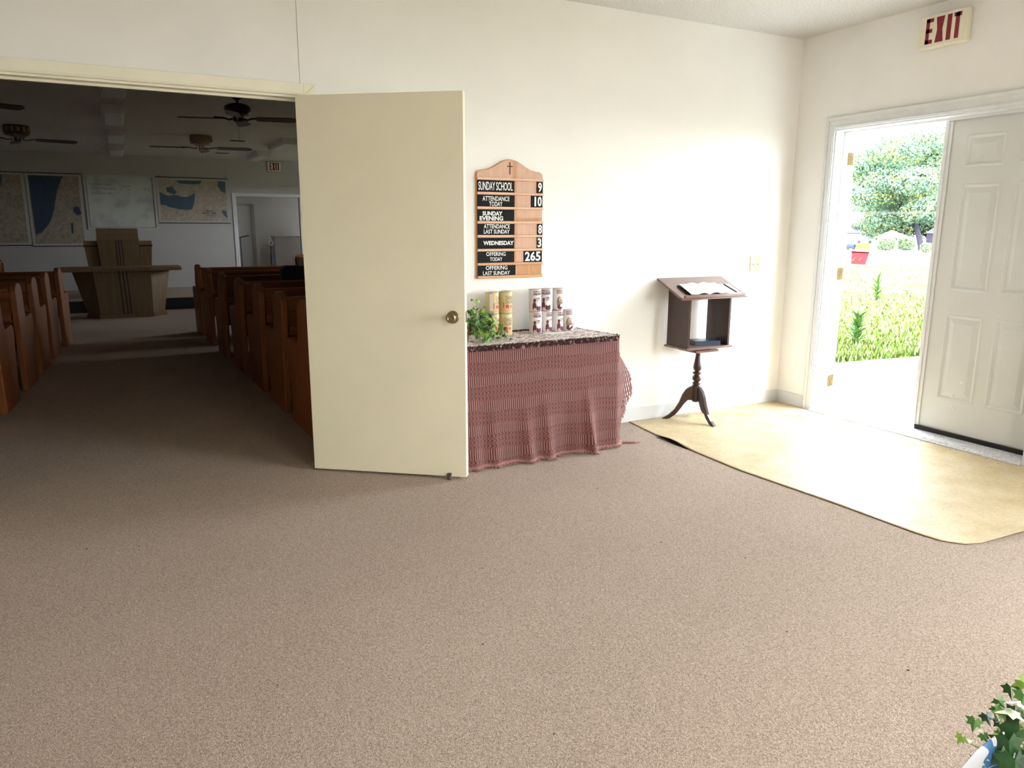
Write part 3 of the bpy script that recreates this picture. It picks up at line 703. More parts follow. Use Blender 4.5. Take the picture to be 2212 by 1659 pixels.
ivy(pl, [([b0, b0+Vector((.03, -.03, .08)), b0+Vector((.035, -.04, .13))], 9), ([b0, b0+Vector((.06, -.02, .05)), b0+Vector((.12, -.02, .055))], 9), ([b0, b0+Vector((.08, -.05, .0)), b0+Vector((.16, -.08, -.04)), b0+Vector((.17, -.09, -.08))], 30),
         ([b0, b0+Vector((.05, -.08, .0)), b0+Vector((.08, -.12, -.06))], 26), ([b0, b0+Vector((.0, -.09, .02)), b0+Vector((.02, -.14, -.06))], 22), ([b0, b0+Vector((.09, -.02, .02)), b0+Vector((.14, -.05, .0))], 16), ([b0, b0+Vector((-.05, -.05, .05)), b0+Vector((-.1, -.05, .0))], 16), ([b0, b0+Vector((.0, -.08, -.02)), b0+Vector((.03, -.10, -.08))], 34), ([b0, b0+Vector((.05, -.04, .03)), b0+Vector((.09, -.07, .03))], 26), ([b0, b0+Vector((.02, -.05, .09))], 14)], .043, (3, 5, 4, .4), (-.45, -.8, .3), 4)
# --- lectern stand
st = thing('book_stand', 'dark mahogany pedestal book stand with slanted top by the back wall', 'stand', (-1.0, -.17, 0))
cx, cy = -1.0, -.17
mb = MB(); mb.lathe([(.010, .512), (.017, .505), (.0165, .49), (.018, .47), (.024, .435), (.030, .405), (.0315, .388), (.027, .372), (.018, .366), (.018, .362), (.031, .357), (.033, .351), (.031, .345), (.019, .340), (.022, .335), (.031, .325), (.034, .312), (.031, .299), (.021, .290), (.020, .286), (.030, .281), (.032, .275), (.029, .270), (.022, .266), (.031, .262), (.034, .257), (.034, .245), (.030, .235), (.030, .150), (.024, .138), (.006, .134)], (cx, cy, 0), 28)
obj('column', mb, M['mahog'], st, smooth=True)
def leg(az):
    a = math.radians(az); d = Vector((math.cos(a), math.sin(a), 0)); n = Vector((-math.sin(a), math.cos(a), 0))
    up = [(.02, .252), (.045, .250), (.075, .228), (.098, .190), (.120, .130), (.150, .075), (.190, .035), (.232, .008), (.240, 0)]
    lo = [(.212, 0), (.180, .010), (.140, .040), (.108, .082), (.080, .125), (.055, .150), (.02, .148)]
    poly = up+lo; th = .014
    mb = MB().prism(poly, lambda r, z: tuple(Vector((cx, cy, z))+d*r-n*th), lambda r, z: tuple(Vector((cx, cy, z))+d*r+n*th))
    obj('leg', mb, M['mahog'], st, bevel=.004)
for az in (146, 266, 26): leg(az)
def rbox(x0, x1, y0, y1, z0, z1): return MB().box(x0, x1, y0, y1, z0, z1)
obj('swivel_plate', rbox(-1.105, -.895, -.265, -.075, .512, .532), M['mahogx'], st, bevel=.006)
obj('shelf', rbox(-1.205, -.785, -.285, -.035, .540, .556), M['mahogx'], st, bevel=.005)
obj('spacer', rbox(-1.06, -.94, -.23, -.11, .532, .540), M['mahog'], st)
tz0, tz1, ty0, ty1 = .905, 1.030, -.305, -.025
def topz(y): return tz0+(tz1-tz0)*(y-ty0)/(ty1-ty0)
for xx in (-1.190, -.825):
    mb = MB().prism([(-.270, .556), (-.045, .556), (-.045, topz(-.045)-.018), (-.270, topz(-.270)-.018)], lambda a, b: (xx, a, b), lambda a, b: (xx+.018, a, b))
    obj('side_panel', mb, M['mahog'], st, bevel=.001)
sl = Vector((0, ty1-ty0, tz1-tz0)).normalized(); sn = Vector((0, -sl.z, sl.y)); sL = math.hypot(ty1-ty0, tz1-tz0)
def tp(x, a, h): return Vector((x, ty0, tz0))+sl*a+sn*h
mb = MB().hexa([tp(x, a, h) for h in (-.016, 0) for x, a in ((-1.285, 0), (-.690, 0), (-.690, sL), (-1.285, sL))]); obj('slanted_top', mb, M['mahogx'], st, bevel=.006)
mb = MB().hexa([tp(x, a, h) for h in (-.001, .018) for x, a in ((-1.262, .004), (-.712, .004), (-.712, .018), (-1.262, .018))]); obj('book_ledge', mb, M['mahogx'], st, bevel=.004)
# open book on the slanted top
bk = thing('open_book', 'open book lying on the slanted top of the stand', 'book', tuple(tp(-.98, .10, 0)))
x0, x1, xm = -1.20, -.86, -1.03
mb = MB().hexa([tp(x, a, h) for h in (.002, .006) for x, a in ((x0-.004, .020), (x1+.004, .020), (x1+.004, .178), (x0-.004, .178))]); obj('cover', mb, M['plate'], bk)
def page(sgn):
    def f(u, v):
        e = u*.165; h = .010+.020*math.sin(min(1, u*1.6)*PI)*.55+.006*u
        return tp(xm+sgn*e, .024+v*.150, h+.002)
    return f
for sg in (-1, 1):
    mb = MB().grid(24, 8, page(sg)); o = obj('page_block', mb, M['paper'], bk, smooth=True, solid=.002)
    mb = MB()
    for k in range(9):
        v = .12+.09*k; f = page(sg)
        for i in range(14):
            if random.random() < .15: continue
            u = .1+i*.058; mb.add([tuple(f(u, v)+sn*.0016), tuple(f(u+.045, v)+sn*.0016), tuple(f(u+.045, v+.02)+sn*.0016), tuple(f(u, v+.02)+sn*.0016)], [(0, 1, 2, 3)])
    obj('print_lines', mb, plain('faint_print', (.55, .52, .50), .8), bk)
cdm = thing('notepad', 'white card with a dark pen on the right of the slanted top', 'card', tuple(tp(-.78, .10, 0)))
mb = MB().hexa([tp(x, a, h) for h in (.001, .004) for x, a in ((-.835, .030), (-.725, .030), (-.725, .175), (-.835, .175))]); obj('card', mb, M['paper'], cdm)
pn = MB().tube([tp(-.762, .045, .008), tp(-.785, .165, .008)], .0045, 8); tag(obj('pen', pn, plain('navy_pen', (.02, .03, .05), .3)), 'dark pen lying on the white card', 'pen')
# book on the lower shelf
b2 = thing('blue_book', 'dark blue closed book on the lower shelf of the stand', 'book', (-.95, -.16, .556))
a = math.radians(-18); ux = Vector((math.cos(a), math.sin(a), 0)); uy = Vector((-math.sin(a), math.cos(a), 0)); cc = Vector((-.945, -.165, .572))
mb = MB(); mb.obb(cc+Vector((0, 0, .014)), ux*.095, uy*.062, Vector((0, 0, .0015))); mb.obb(cc-Vector((0, 0, .0145)), ux*.095, uy*.062, Vector((0, 0, .0015))); mb.obb(cc-ux*.0935-Vector((0,0,0)), ux*.0015, uy*.062, Vector((0, 0, .0145))); mb.obb(cc-uy*.0605, ux*.095, uy*.0015, Vector((0, 0, .0145)))
obj('cover', mb, plain('navy_cover', (.025, .045, .10), .3), b2, bevel=.001)
mb = MB().obb(cc, ux*.090, uy*.058, Vector((0, 0, .0125))); obj('page_block', mb, plain('blue_edged_pages', (.30, .48, .80), .5), b2)
# --- dirt
random.seed(21)
mb = MB()
def fleck(x, y, z, r):
    a = random.random()*6; k = 5
    vs = [(x+r*random.uniform(.6, 1.2)*math.cos(a+i*2*PI/k)*1.3, y+r*random.uniform(.6, 1.2)*math.sin(a+i*2*PI/k), z) for i in range(k)]
    vs.append((x, y, z+r*.5)); mb.add(vs, [(i, (i+1) % k, k) for i in range(k)]+[tuple(range(k))])
for k in range(150):
    y = random.uniform(-1.9, -.4); x = -.05-abs(random.gauss(0, .12))
    if y < -1.1: x = random.uniform(-.10, -.04) if random.random() < .6 else x
    fleck(x, y, vz(x, y)+.001, random.uniform(.001, .004))
for k in range(90):
    y = random.uniform(-1.88, -.4); x = random.uniform(-.015, .09); fleck(x, y, .0275+.06*max(0, x+.02), random.uniform(.001, .0035))
for k in range(110):
    x = random.uniform(-1.4, -.1); y = random.uniform(-2.3, -.05)
    if x > xl(y)+.05: fleck(x, y, vz(x, y)+.001, random.uniform(.001, .0028))
for k in range(30):
    x = random.gauss(-.86, .06); y = random.gauss(-.20, .05); fleck(x, y, vz(x, y)+.001, random.uniform(.0015, .004))
tag(obj('dirt_flecks', mb, plain('dirt', (.05, .04, .035), .9)), 'dark dirt flecks scattered on the vinyl and threshold', 'dirt', kind='stuff')
mb = MB()
for px_, py_ in ((1043, 1228), (1043, 1392), (1428, 1172), (1196, 1586), (1962, 1448), (188, 1186), (300, 1180), (170, 945), (1610, 1205), (1700, 1365), (600, 1480), (1290, 1055), (1365, 930), (1560, 1000)):
    d = at(px_, py_, 1)-CAM; t = -CAM.z/d.z*.997; p = CAM+d*t; fleck(p.x, p.y, .005, random.uniform(.003, .006))
tag(obj('carpet_specks', mb, plain('dark_lint', (.07, .05, .04), .9)), 'a few dark bits of lint on the foyer carpet', 'dirt', kind='stuff')
# --- foreground ivy in a ribboned basket, bottom right
sd = thing('plant_stand', 'small round stand under the foreground ivy', 'stand', (-3.47, -3.785, 0))
pc = Vector((-3.468, -3.79, 0))
obj('top', MB().lathe([(.10, .415), (.105, .425), (.10, .435)], pc, 28), M['mahog'], sd); obj('post', MB().lathe([(.02, .02), (.02, .415)], pc, 12), M['mahog'], sd); obj('base', MB().lathe([(.10, 0), (.10, .012), (.03, .022)], pc, 28), M['mahog'], sd)
fp = thing('potted_ivy', 'foreground ivy in a blue and white ribboned pot, bottom right corner', 'plant', (pc.x, pc.y, .436))
mb = MB(); mb.lathe([(.060, .4365), (.085, .54), (.088, .55), (.078, .55), (.07, .53)], pc, 32); obj('pot', mb, plain('blue_pot', (.08, .16, .30), .5), fp)
def ribbon():
    m, nt, b = _mat('striped_ribbon'); v = scaled(nt, 1, 1, 1); wv = N(nt, 'ShaderNodeTexWave'); wv.inputs['Scale'].default_value = 95; nt.links.new(v, wv.inputs[0])
    g = noise(nt, 9, 2)
    c = ramp(nt, wv.outputs['Fac'], [(.3, (.34, .40, .48)), (.6, (.66, .68, .70))]); c = mix(nt, mathn(nt, 'GREATER_THAN', g, .50), c, (.03, .12, .30)); nt.links.new(c, b.inputs['Base Color']); b.inputs['Roughness'].default_value = .6; return m
mb = MB()
W0 = at(2050, 1690, .98); W1 = at(2108, 1622, 1.0); W2 = at(2150, 1588, 1.03)
def rib(u, v):
    p = W0.lerp(W1, u*2) if u < .5 else W1.lerp(W2, u*2-1)
    q = at(2140+70*u, 1740-60*u, 1.06); bow = Vector((0, 0, .02*math.sin(v*PI)))
    return p.lerp(q, v)+bow
mb.grid(16, 10, rib); obj('ribbon', mb, ribbon(), fp, smooth=True, solid=.001)['label'] = 'blue and white striped ribbon bow'
random.seed(9)
def PP(px, py, D): return at(px, py, D)
base = at(2290, 1680, 1.10)
ivy(fp, [([base, PP(2200, 1600, 1.08), PP(2120, 1618, 1.05), PP(2082, 1600, 1.04)], 4), ([base, PP(2210, 1560, 1.08), PP(2150, 1560, 1.05)], 9), ([base, PP(2250, 1560, 1.08), PP(2190, 1520, 1.05)], 12), ([base, PP(2240, 1640, 1.06), PP(2170, 1650, 1.03)], 24), ([base, PP(2260, 1600, 1.1), PP(2230, 1480, 1.1)], 9), ([base, PP(2240, 1700, 1.04), PP(2190, 1610, 1.03)], 26)], .034, (5, 4, 1.5, .5), (-.5, -.3, .8), 17, .0009)
F_ = MB()
for (px, py, D, s, mi, nx, ny, nz) in ((2106, 1556, 1.045, .026, 1, -.6, -.5, .5), (2078, 1592, 1.04, .020, 2, -.4, -.6, .5), (2156, 1512, 1.06, .022, 1, -.6, -.5, .4), (2130, 1545, 1.05, .024, 0, -.3, -.6, .5), (2125, 1588, 1.05, .020, 1, -.3, -.6, .6), (2183, 1535, 1.04, .044, 3, .1, .1, 1), (2195, 1520, 1.03, .03, 3, .2, .1, 1), (2178, 1600, 1.02, .050, 0, -.5, -.5, .3), (2160, 1625, 1.02, .048, 1, -.6, -.4, .3), (2205, 1470, 1.08, .030, 2, -.5, -.5, .5), (2200, 1575, 1.03, .055, 0, -.5, -.6, .2), (2190, 1640, 1.01, .055, 0, -.4, -.6, .3), (2150, 1528, 1.05, .02, 1, -.4, -.6, .4), (2210, 1500, 1.05, .03, 1, -.4, -.6, .3), (2118, 1575, 1.05, .012, 3, -.2, -.2, 1), (2092, 1600, 1.04, .010, 3, -.2, -.2, 1)):
    leaf(F_, PP(px, py, D), (nx, ny, nz), (random.gauss(0, .3), random.gauss(0, .3), -1), s, mi)
obj('large_leaf', F_, IV, fp, fixn=False)
# ------------------------------------------------------------------ sanctuary
AX0, AX1, AZ, PZ = -2.40, -1.13, 1.985, .196
mb = MB(); mb.box(-9.1, AX0, YF, YF+.12, 0, HS); mb.box(AX1, 0, YF, YF+.12, 0, HS); mb.box(AX0, AX1, YF, YF+.12, AZ, HS)
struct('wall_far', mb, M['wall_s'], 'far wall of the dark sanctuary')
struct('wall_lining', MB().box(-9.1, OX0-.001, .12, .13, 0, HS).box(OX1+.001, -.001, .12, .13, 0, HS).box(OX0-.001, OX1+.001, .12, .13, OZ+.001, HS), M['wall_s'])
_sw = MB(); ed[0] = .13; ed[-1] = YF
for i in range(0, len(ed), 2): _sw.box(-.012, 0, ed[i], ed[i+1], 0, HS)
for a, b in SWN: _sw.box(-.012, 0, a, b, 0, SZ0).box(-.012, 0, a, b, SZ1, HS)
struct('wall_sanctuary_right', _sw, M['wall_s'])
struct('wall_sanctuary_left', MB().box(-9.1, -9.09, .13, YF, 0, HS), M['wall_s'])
struct('floor_platform', MB().box(-9.09, -.012, 9.715, YF+2, .0, PZ), M['carpet'], 'raised carpeted platform at the front of the sanctuary')
struct('baseboard_platform', MB().box(-9.09, -.012, 9.705, 9.715, 0, PZ-.006), plain('black_riser', (.012, .011, .014), .5), 'black riser of the platform', bevel=.001)
# alcove behind the far right doorway
YA = 13.35
mb = MB(); mb.box(AX0-1, AX1+.9, YA, YA+.1, PZ, HS); mb.box(AX0-1.1, AX0-1, YF+.12, YA, PZ, HS); mb.box(AX1+.9, AX1+1, YF+.12, 12.35, PZ, HS); mb.box(AX1+.9, AX1+1, 13.25, YA, PZ, HS)
struct('wall_alcove', mb, M['wall_s'])
mb = MB(); mb.box(AX0-.065, AX0, YF-.016, YF, PZ, AZ+.065); mb.box(AX1, AX1+.065, YF-.016, YF, PZ, AZ+.065); mb.box(AX0, AX1, YF-.016, YF, AZ, AZ+.065); mb.box(AX0, AX0+.012, YF, YF+.12, PZ, AZ)
struct('trim_13', mb, plain('pale_casing', (.80, .79, .80), .4), 'pale casing of the doorway in the far wall', bevel=.002)
a = bpy.data.objects.new('door_4', None); C.objects.link(a); a.location = (-2.05, YA, PZ); a['kind'] = 'structure'; a['label'] = 'pale slab door at the back of the alcove'
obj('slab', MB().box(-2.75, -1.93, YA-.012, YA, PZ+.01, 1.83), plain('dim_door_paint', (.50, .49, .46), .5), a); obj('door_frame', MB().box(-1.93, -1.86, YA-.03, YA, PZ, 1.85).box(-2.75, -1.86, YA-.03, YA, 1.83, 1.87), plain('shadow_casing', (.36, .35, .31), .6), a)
cb = thing('white_cabinet', 'pale boxy cabinet inside the alcove doorway', 'cabinet', (-1.28, 12.95, PZ))
obj('body', MB().box(-1.56, -1.02, 12.75, 13.15, PZ, 1.16), plain('cabinet_paint', (.48, .45, .45), .5), cb, bevel=.004); obj('top', MB().box(-1.575, -1.0, 12.735, 13.16, 1.16, 1.185), plain('cabinet_top_paint', (.36, .33, .32), .5), cb, bevel=.004)
# music stand and microphone stand
ms = thing('music_stand', 'black music stand at the left edge of the alcove doorway', 'stand', (-2.335, 12.28, PZ))
obj('pole', MB().tube([(-2.335, 12.28, PZ+.03), (-2.335, 12.28, 1.16)], .011), M['black'], ms)
mb = MB().obb((-2.26, 12.28, 1.185), (.085, 0, .022), (0, .16, 0), (-.002, 0, .006)); obj('desk', mb, M['black'], ms)
mb = MB()
for k in range(3):
    an = k*2.1+.4; mb.tube([(-2.335, 12.28, PZ+.16), (-2.335+.22*math.cos(an), 12.28+.14*math.sin(an), PZ+.01)], .008)
obj('tripod', mb, M['black'], ms)
mc = thing('microphone_stand', 'black pole stand with a coiled round head in the alcove', 'stand', (-1.725, 12.32, PZ))
obj('pole', MB().tube([(-1.725, 12.32, PZ+.02), (-1.725, 12.32, 1.0)], .017), M['black'], mc)
obj('grip', MB().tube([(-1.725, 12.32, .62), (-1.725, 12.32, .80)], .026), plain('navy_grip', (.02, .02, .05), .5), mc)
mb = MB(); mb.tube([(-1.73+.045*math.cos(k*PI/8), 12.30, 1.05+.05*math.sin(k*PI/8)) for k in range(17)], .012, 6); obj('cable_coil', mb, plain('grey_cable', (.30, .29, .27), .4), mc)
obj('base', MB().lathe([(.14, 0), (.14, .015), (.03, .03)], (-1.725, 12.32, PZ+.0005), 20), M['black'], mc)
# maps and whiteboard
M['mapfr'] = plain('map_margin', (.60, .57, .52), .7, var=.03)
def landmat(name, cs, sc_):
    m, nt, b = _mat(name); f = noise(nt, sc_, 8, rough=.7, dist=.6)
    c = ramp(nt, f, [(.30+.1*i, x) for i, x in enumerate(cs)]); g = noise(nt, sc_*7, 4, rough=.8)
    c = mix(nt, .4, c, ramp(nt, g, [(.4, (.22, .18, .14)), (.6, (.62, .55, .46))])); nt.links.new(c, b.inputs['Base Color']); b.inputs['Roughness'].default_value = .7; return m
LAND1 = landmat('map_land_dark', [(.20, .22, .12), (.34, .26, .17), (.42, .34, .24), (.18, .21, .12), (.36, .28, .20)], 3.5)
LAND2 = landmat('map_land_tan', [(.28, .33, .15), (.55, .44, .30), (.66, .56, .45), (.58, .50, .44), (.50, .36, .20)], 2.6)
SEA = plain('map_sea', (.09, .15, .22), .6, var=.12, vs=10); SEAD = plain('map_sea_dark', (.05, .075, .125), .6, var=.1, vs=10)
def wallmap(label, x0, x1, z0, z1, mg, land, seas, seam, extra=None, rod=True):
    t = thing('wall_map', label, 'map', ((x0+x1)/2, YF, z0)); y = YF-.010
    obj('sheet', MB().box(x0, x1, y, YF-.006, z0, z1), M['mapfr'], t); obj('land', MB().box(x0+mg, x1-mg, y-.0015, y-.0002, z0+mg, z1-mg), land, t)
    for s in seas:
        mb = MB(); mb.add([(a, y-.0028, b) for a, b in s], [tuple(range(len(s)))]); obj('sea', mb, seam, t)
    rd_ = obj('top_rod', MB().tube([(x0-.01, y-.004, z1), (x1+.01, y-.004, z1)], .007, 8), M['black'], t); obj('bottom_rod', MB().tube([(x0-.01, y-.004, z0), (x1+.01, y-.004, z0)], .007, 8), M['black'], t)
    mb = MB(); mb.tube([(x1-.05, YF-.004, z1), (x1-.05, YF-.004, z1+.05)], .002, 5); mb.tube([(x0+.06, YF-.004, z1), (x0+.06, YF-.004, z1+.05)], .002, 5); obj('hanger', mb, M['dkmetal'], rd_)
    return t
wallmap('leftmost wall map, brown land with little sea, cut by the frame', -6.86, -5.985, 1.04, 2.325, .045, LAND1, [[(-6.81, 2.275), (-6.30, 2.275), (-6.315, 2.20), (-6.33, 2.13), (-6.40, 2.02), (-6.6, 1.75), (-6.81, 1.5)]], SEA)
t = wallmap('tall wall map with a dark blue sea down its left side', -5.965, -5.09, 1.02, 2.325, .045, LAND1, [[(-5.915, 2.275), (-5.37, 2.275), (-5.42, 2.183), (-5.483, 2.028), (-5.537, 1.833), (-5.579, 1.651), (-5.643, 1.482), (-5.724, 1.364), (-5.814, 1.26), (-5.905, 1.225)], [(-5.26, 1.73), (-5.17, 1.735), (-5.142, 1.60), (-5.20, 1.58), (-5.265, 1.64)], [(-5.33, 1.44), (-5.295, 1.44), (-5.30, 1.25), (-5.335, 1.24)]], SEAD)
t = wallmap('wide map with a blue sea, right of the whiteboard', -3.835, -2.53, 1.45, 2.315, .042, LAND2,
    [[(-3.786, 2.04), (-3.712, 1.997), (-3.632, 1.962), (-3.519, 1.987), (-3.41, 1.952), (-3.297, 1.947), (-3.231, 1.978), (-3.163, 2.025), (-3.155, 1.943), (-3.196, 1.784), (-3.23, 1.716), (-3.345, 1.7), (-3.457, 1.713), (-3.595, 1.741), (-3.703, 1.784), (-3.786, 1.80)],
     [(-3.484, 2.262), (-3.002, 2.262), (-3.05, 2.205), (-3.193, 2.195), (-3.417, 2.203)], [(-2.713, 2.262), (-2.575, 2.262), (-2.575, 2.038), (-2.653, 2.067), (-2.713, 2.156)], [(-2.679, 1.709), (-2.592, 1.687), (-2.575, 1.545), (-2.642, 1.609)], [(-3.661, 2.116), (-3.561, 2.148), (-3.473, 2.032), (-3.533, 1.987), (-3.653, 2.043)]], SEA)
L = MB(); f = lambda x, z: (x, YF-.0132, z)
put_text(L, 'MAP OF', -2.965, 1.672, -2.845, 1.700, f, .03); put_text(L, 'THE HOLY LAND', -3.050, 1.628, -2.790, 1.662, f, .03); put_text(L, 'AND SURROUNDINGS', -2.990, 1.588, -2.800, 1.604, f, .01)
obj('lettering', L, M['groove'], t)
wb = thing('whiteboard', 'whiteboard with faint handwriting between the maps', 'whiteboard', (-4.455, YF, 1.35))
def wbm():
    m, nt, b = _mat('smeared_whiteboard'); f_ = noise(nt, 3.2, 3)
    nt.links.new(ramp(nt, f_, [(.35, (.50, .50, .48)), (.5, (.64, .68, .61)), (.7, (.70, .72, .62))]), b.inputs['Base Color']); b.inputs['Roughness'].default_value = .25; return m
obj('surface', MB().box(-5.010, -3.898, YF-.016, YF-.001, 1.362, 2.303), wbm(), wb)
fr = plain('whiteboard_frame', (.62, .61, .60), .4)
mb = MB(); mb.box(-5.055, -5.010, YF-.022, YF-.001, 1.318, 2.33); mb.box(-3.898, -3.855, YF-.022, YF-.001, 1.318, 2.33); mb.box(-5.01, -3.898, YF-.022, YF-.001, 2.303, 2.33); mb.box(-5.01, -3.898, YF-.022, YF-.001, 1.318, 1.362); obj('frame', mb, fr, wb)
mb = MB(); mb.box(-5.014, -5.008, YF-.024, YF-.012, 1.362, 2.303); mb.box(-3.901, -3.895, YF-.024, YF-.012, 1.362, 2.303); mb.box(-5.01, -3.9, YF-.024, YF-.012, 1.360, 1.365); obj('frame_gasket', mb, M['groove'], wb)
L = MB(); f = lambda x, z: (x, YF-.0168, z)
for s, a, b, c, d in (('SUNDAY AM', -4.955, 2.130, -4.600, 2.168), ('WORSHIP', -4.48, 2.105, -4.28, 2.135), ('WED. MORNING', -4.945, 2.055, -4.52, 2.092), ('3', -4.46, 2.050, -4.43, 2.085), ('10-4', -4.06, 2.060, -3.96, 2.110), ('LL', -4.33, 2.05, -4.28, 2.08), ('SUNDAY PM', -4.935, 1.965, -4.60, 2.005), ('2', -4.325, 1.975, -4.30, 2.010)): put_text(L, s, a, b, c, d, f, -.0)
obj('handwriting', L, plain('faint_marker', (.24, .24, .26), .7), wb)
mb = MB().box(-3.300, -3.232, YF-.006, YF-.0005, .255, .365); o = thing('wall_outlet', 'ivory outlet plate low on the far wall', 'outlet', (-3.266, YF, .255)); obj('cover_plate', mb, plain('dim_ivory', (.66, .64, .50), .5), o, bevel=.002)
obj('socket', MB().box(-3.285, -3.247, YF-.0075, YF-.006, .268, .300).box(-3.285, -3.247, YF-.0075, YF-.006, .318, .350), M['groove'], o)
# communion table
ct = thing('communion_table', 'low oak communion table lettered in front of the platform', 'table', (-4.59, 8.85, 0))
lo = [(-5.10, 9.10), (-5.10, 8.90), (-4.93, 8.70), (-4.20, 8.70), (-4.03, 8.90), (-4.03, 9.10)]
hi = [(-5.262, 9.15), (-5.262, 8.93), (-4.97, 8.66), (-4.19, 8.66), (-3.912, 8.93), (-3.912, 9.15)]
mb = MB(); n = 6; mb.add([(x, y, .055) for x, y in lo]+[(x, y, .711) for x, y in hi], [tuple(range(5, -1, -1)), tuple(range(6, 12))]+[(i, (i+1) % 6, 6+(i+1) % 6, 6+i) for i in range(6)])
obj('body', mb, M['pulpit'], ct)
lo2 = [(-5.09, 9.10), (-5.12, 8.88), (-4.94, 8.67), (-4.19, 8.67), (-4.00, 8.88), (-4.03, 9.10)]
mb = MB().prism(lo2, lambda a, b: (a, b, 0), lambda a, b: (a, b, .055)); obj('plinth', mb, wood('plinth_oak', (.16, .07, .035), (.24, .11, .06), 'x', .5), ct)
mb = MB().box(-5.420, -3.752, 8.60, 9.20, .712, .768); obj('tabletop', mb, M['pulpitx'], ct, bevel=.008)
mb = MB()
for dx in (-.055, 0, .050):
    mb.hexa([(-4.555+dx-.008, 8.698, .06), (-4.555+dx+.008, 8.698, .06), (-4.555+dx+.008, 8.705, .06), (-4.555+dx-.008, 8.705, .06), (-4.575+dx-.008, 8.658, .71), (-4.575+dx+.008, 8.658, .71), (-4.575+dx+.008, 8.665, .71), (-4.575+dx-.008, 8.665, .71)])
obj('groove', mb, M['groove'], ct)
L = MB(); put_text(L, 'IN REMEMBRANCE OF ME', -5.00, .724, -4.18, .756, lambda x, z: (x, 8.5990, z), .01); obj('lettering', L, wood('carved_letter', (.12, .06, .03), (.2, .1, .05)), ct)['label'] = 'carved words IN REMEMBRANCE OF ME'
# pulpit
pu = thing('pulpit', 'tall oak pulpit standing behind the communion table', 'pulpit', (-4.585, 10.30, PZ))
mb = MB().hexa([(-4.84, 10.25, PZ), (-4.33, 10.25, PZ), (-4.33, 10.55, PZ), (-4.84, 10.55, PZ), (-4.905, 10.20, 1.150), (-4.275, 10.20, 1.150), (-4.275, 10.55, 1.150), (-4.905, 10.55, 1.150)]); obj('center_panel', mb, M['pulpit'], pu)
mb = MB().hexa([(-4.905, 10.19, 1.168), (-4.275, 10.19, 1.168), (-4.275, 10.57, 1.168), (-4.905, 10.57, 1.168), (-4.905, 10.23, 1.335), (-4.275, 10.23, 1.335), (-4.275, 10.57, 1.345), (-4.905, 10.57, 1.345)]); obj('desk_top', mb, M['pulpitx'], pu, bevel=.008)
obj('trim_band', MB().box(-4.915, -4.265, 10.175, 10.57, 1.150, 1.168), wood('band_oak', (.20, .12, .06), (.3, .19, .1), 'x'), pu, bevel=.003)
for xa, xb, xc, xd in ((-5.02, -4.84, -5.10, -4.905), (-4.33, -4.15, -4.275, -4.08)):
    mb = MB().hexa([(xa, 10.30, PZ), (xb, 10.30, PZ), (xb, 10.53, PZ), (xa, 10.53, PZ), (xc, 10.26, 1.045), (xd, 10.26, 1.045), (xd, 10.53, 1.045), (xc, 10.53, 1.045)]); obj('side_wing', mb, M['pulpit'], pu)
    obj('wing_cap', MB().box(xc-.004, xd+.004 if xc > -4.5 else xd, 10.25, 10.54, 1.070, 1.138), M['pulpitx'], pu, bevel=.004); obj('trim_band', MB().box(xc-.01, xd+.01 if xc > -4.5 else xd, 10.24, 10.545, 1.045, 1.070), M['groove'], pu)
mb = MB()
for dx in (-.045, 0, .045): mb.hexa([(-4.575+dx-.006, 10.246, PZ+.02), (-4.575+dx+.006, 10.246, PZ+.02), (-4.575+dx+.006, 10.252, PZ+.02), (-4.575+dx-.006, 10.252, PZ+.02), (-4.585+dx-.006, 10.197, 1.15), (-4.585+dx+.006, 10.197, 1.15), (-4.585+dx+.006, 10.204, 1.15), (-4.585+dx-.006, 10.204, 1.15)])
obj('groove', mb, M['groove'], pu)
# pews: local frame, origin at the aisle end on the floor, +y forward
EP = [(0, 0), (-.02, .45), (-.04, .78), (-.035, .85), (-.01, .885), (.04, .903), (.11, .908), (.17, .900), (.212, .880), (.238, .84), (.243, .79), (.252, .67), (.265, .625), (.29, .602), (.33, .597), (.43, .604), (.53, .610), (.580, .600), (.602, .570), (.602, .530), (.582, .470), (.556, .36), (.53, .25), (.52, .15), (.525, 0)]
def make_pew(sgn, L_, label, group):
    t = thing('church_pew', label, 'pew', (0, 0, 0), 0, group)
    for xa in (0, L_-.05):
        mb = MB().prism(EP, lambda a, b: (sgn*xa, a, b), lambda a, b: (sgn*(xa+.05), a, b)); obj('end_panel', mb, M['pew'], t, bevel=.008)
    x0, x1 = sorted((sgn*.05, sgn*(L_-.05)))
    mb = MB().hexa([(x0, .08, .40), (x1, .08, .40), (x1, .50, .425), (x0, .50, .425), (x0, .08, .44), (x1, .08, .44), (x1, .50, .465), (x0, .50, .465)]); obj('seat', mb, M['pewx'], t, bevel=.006)
    mb = MB().hexa([(x0, .05, .40), (x1, .05, .40), (x1, .085, .40), (x0, .085, .40), (x0, -.015, .855), (x1, -.015, .855), (x1, .015, .855), (x0, .015, .855)]); obj('backrest', mb, M['pewx'], t)
    mb = MB().box(x0, x1, -.035, .030, .845, .872); mb.box(x0, x1, -.030, .0, .775, .790); obj('top_rail', mb, M['pewx'], t, bevel=.006)
    mb = MB().box(x0, x1, -.075, .035, .60, .612); mb.box(x0, x1, -.080, -.070, .60, .66); obj('book_rack', mb, M['pewx'], t, bevel=.002)
    mb = MB().box(x0, x1, .44, .455, .30, .42); obj('seat_rail', mb, M['pewx'], t)
    return t
ord_ = ['nearest', 'second', 'third', 'fourth', 'fifth', 'sixth', 'frontmost']
fr_R = [(-3.60, 1.20), (-3.615, 1.99), (-3.635, 2.82), (-3.665, 3.72), (-3.70, 4.72), (-3.73, 5.72), (-3.76, 6.60)]
pr = None
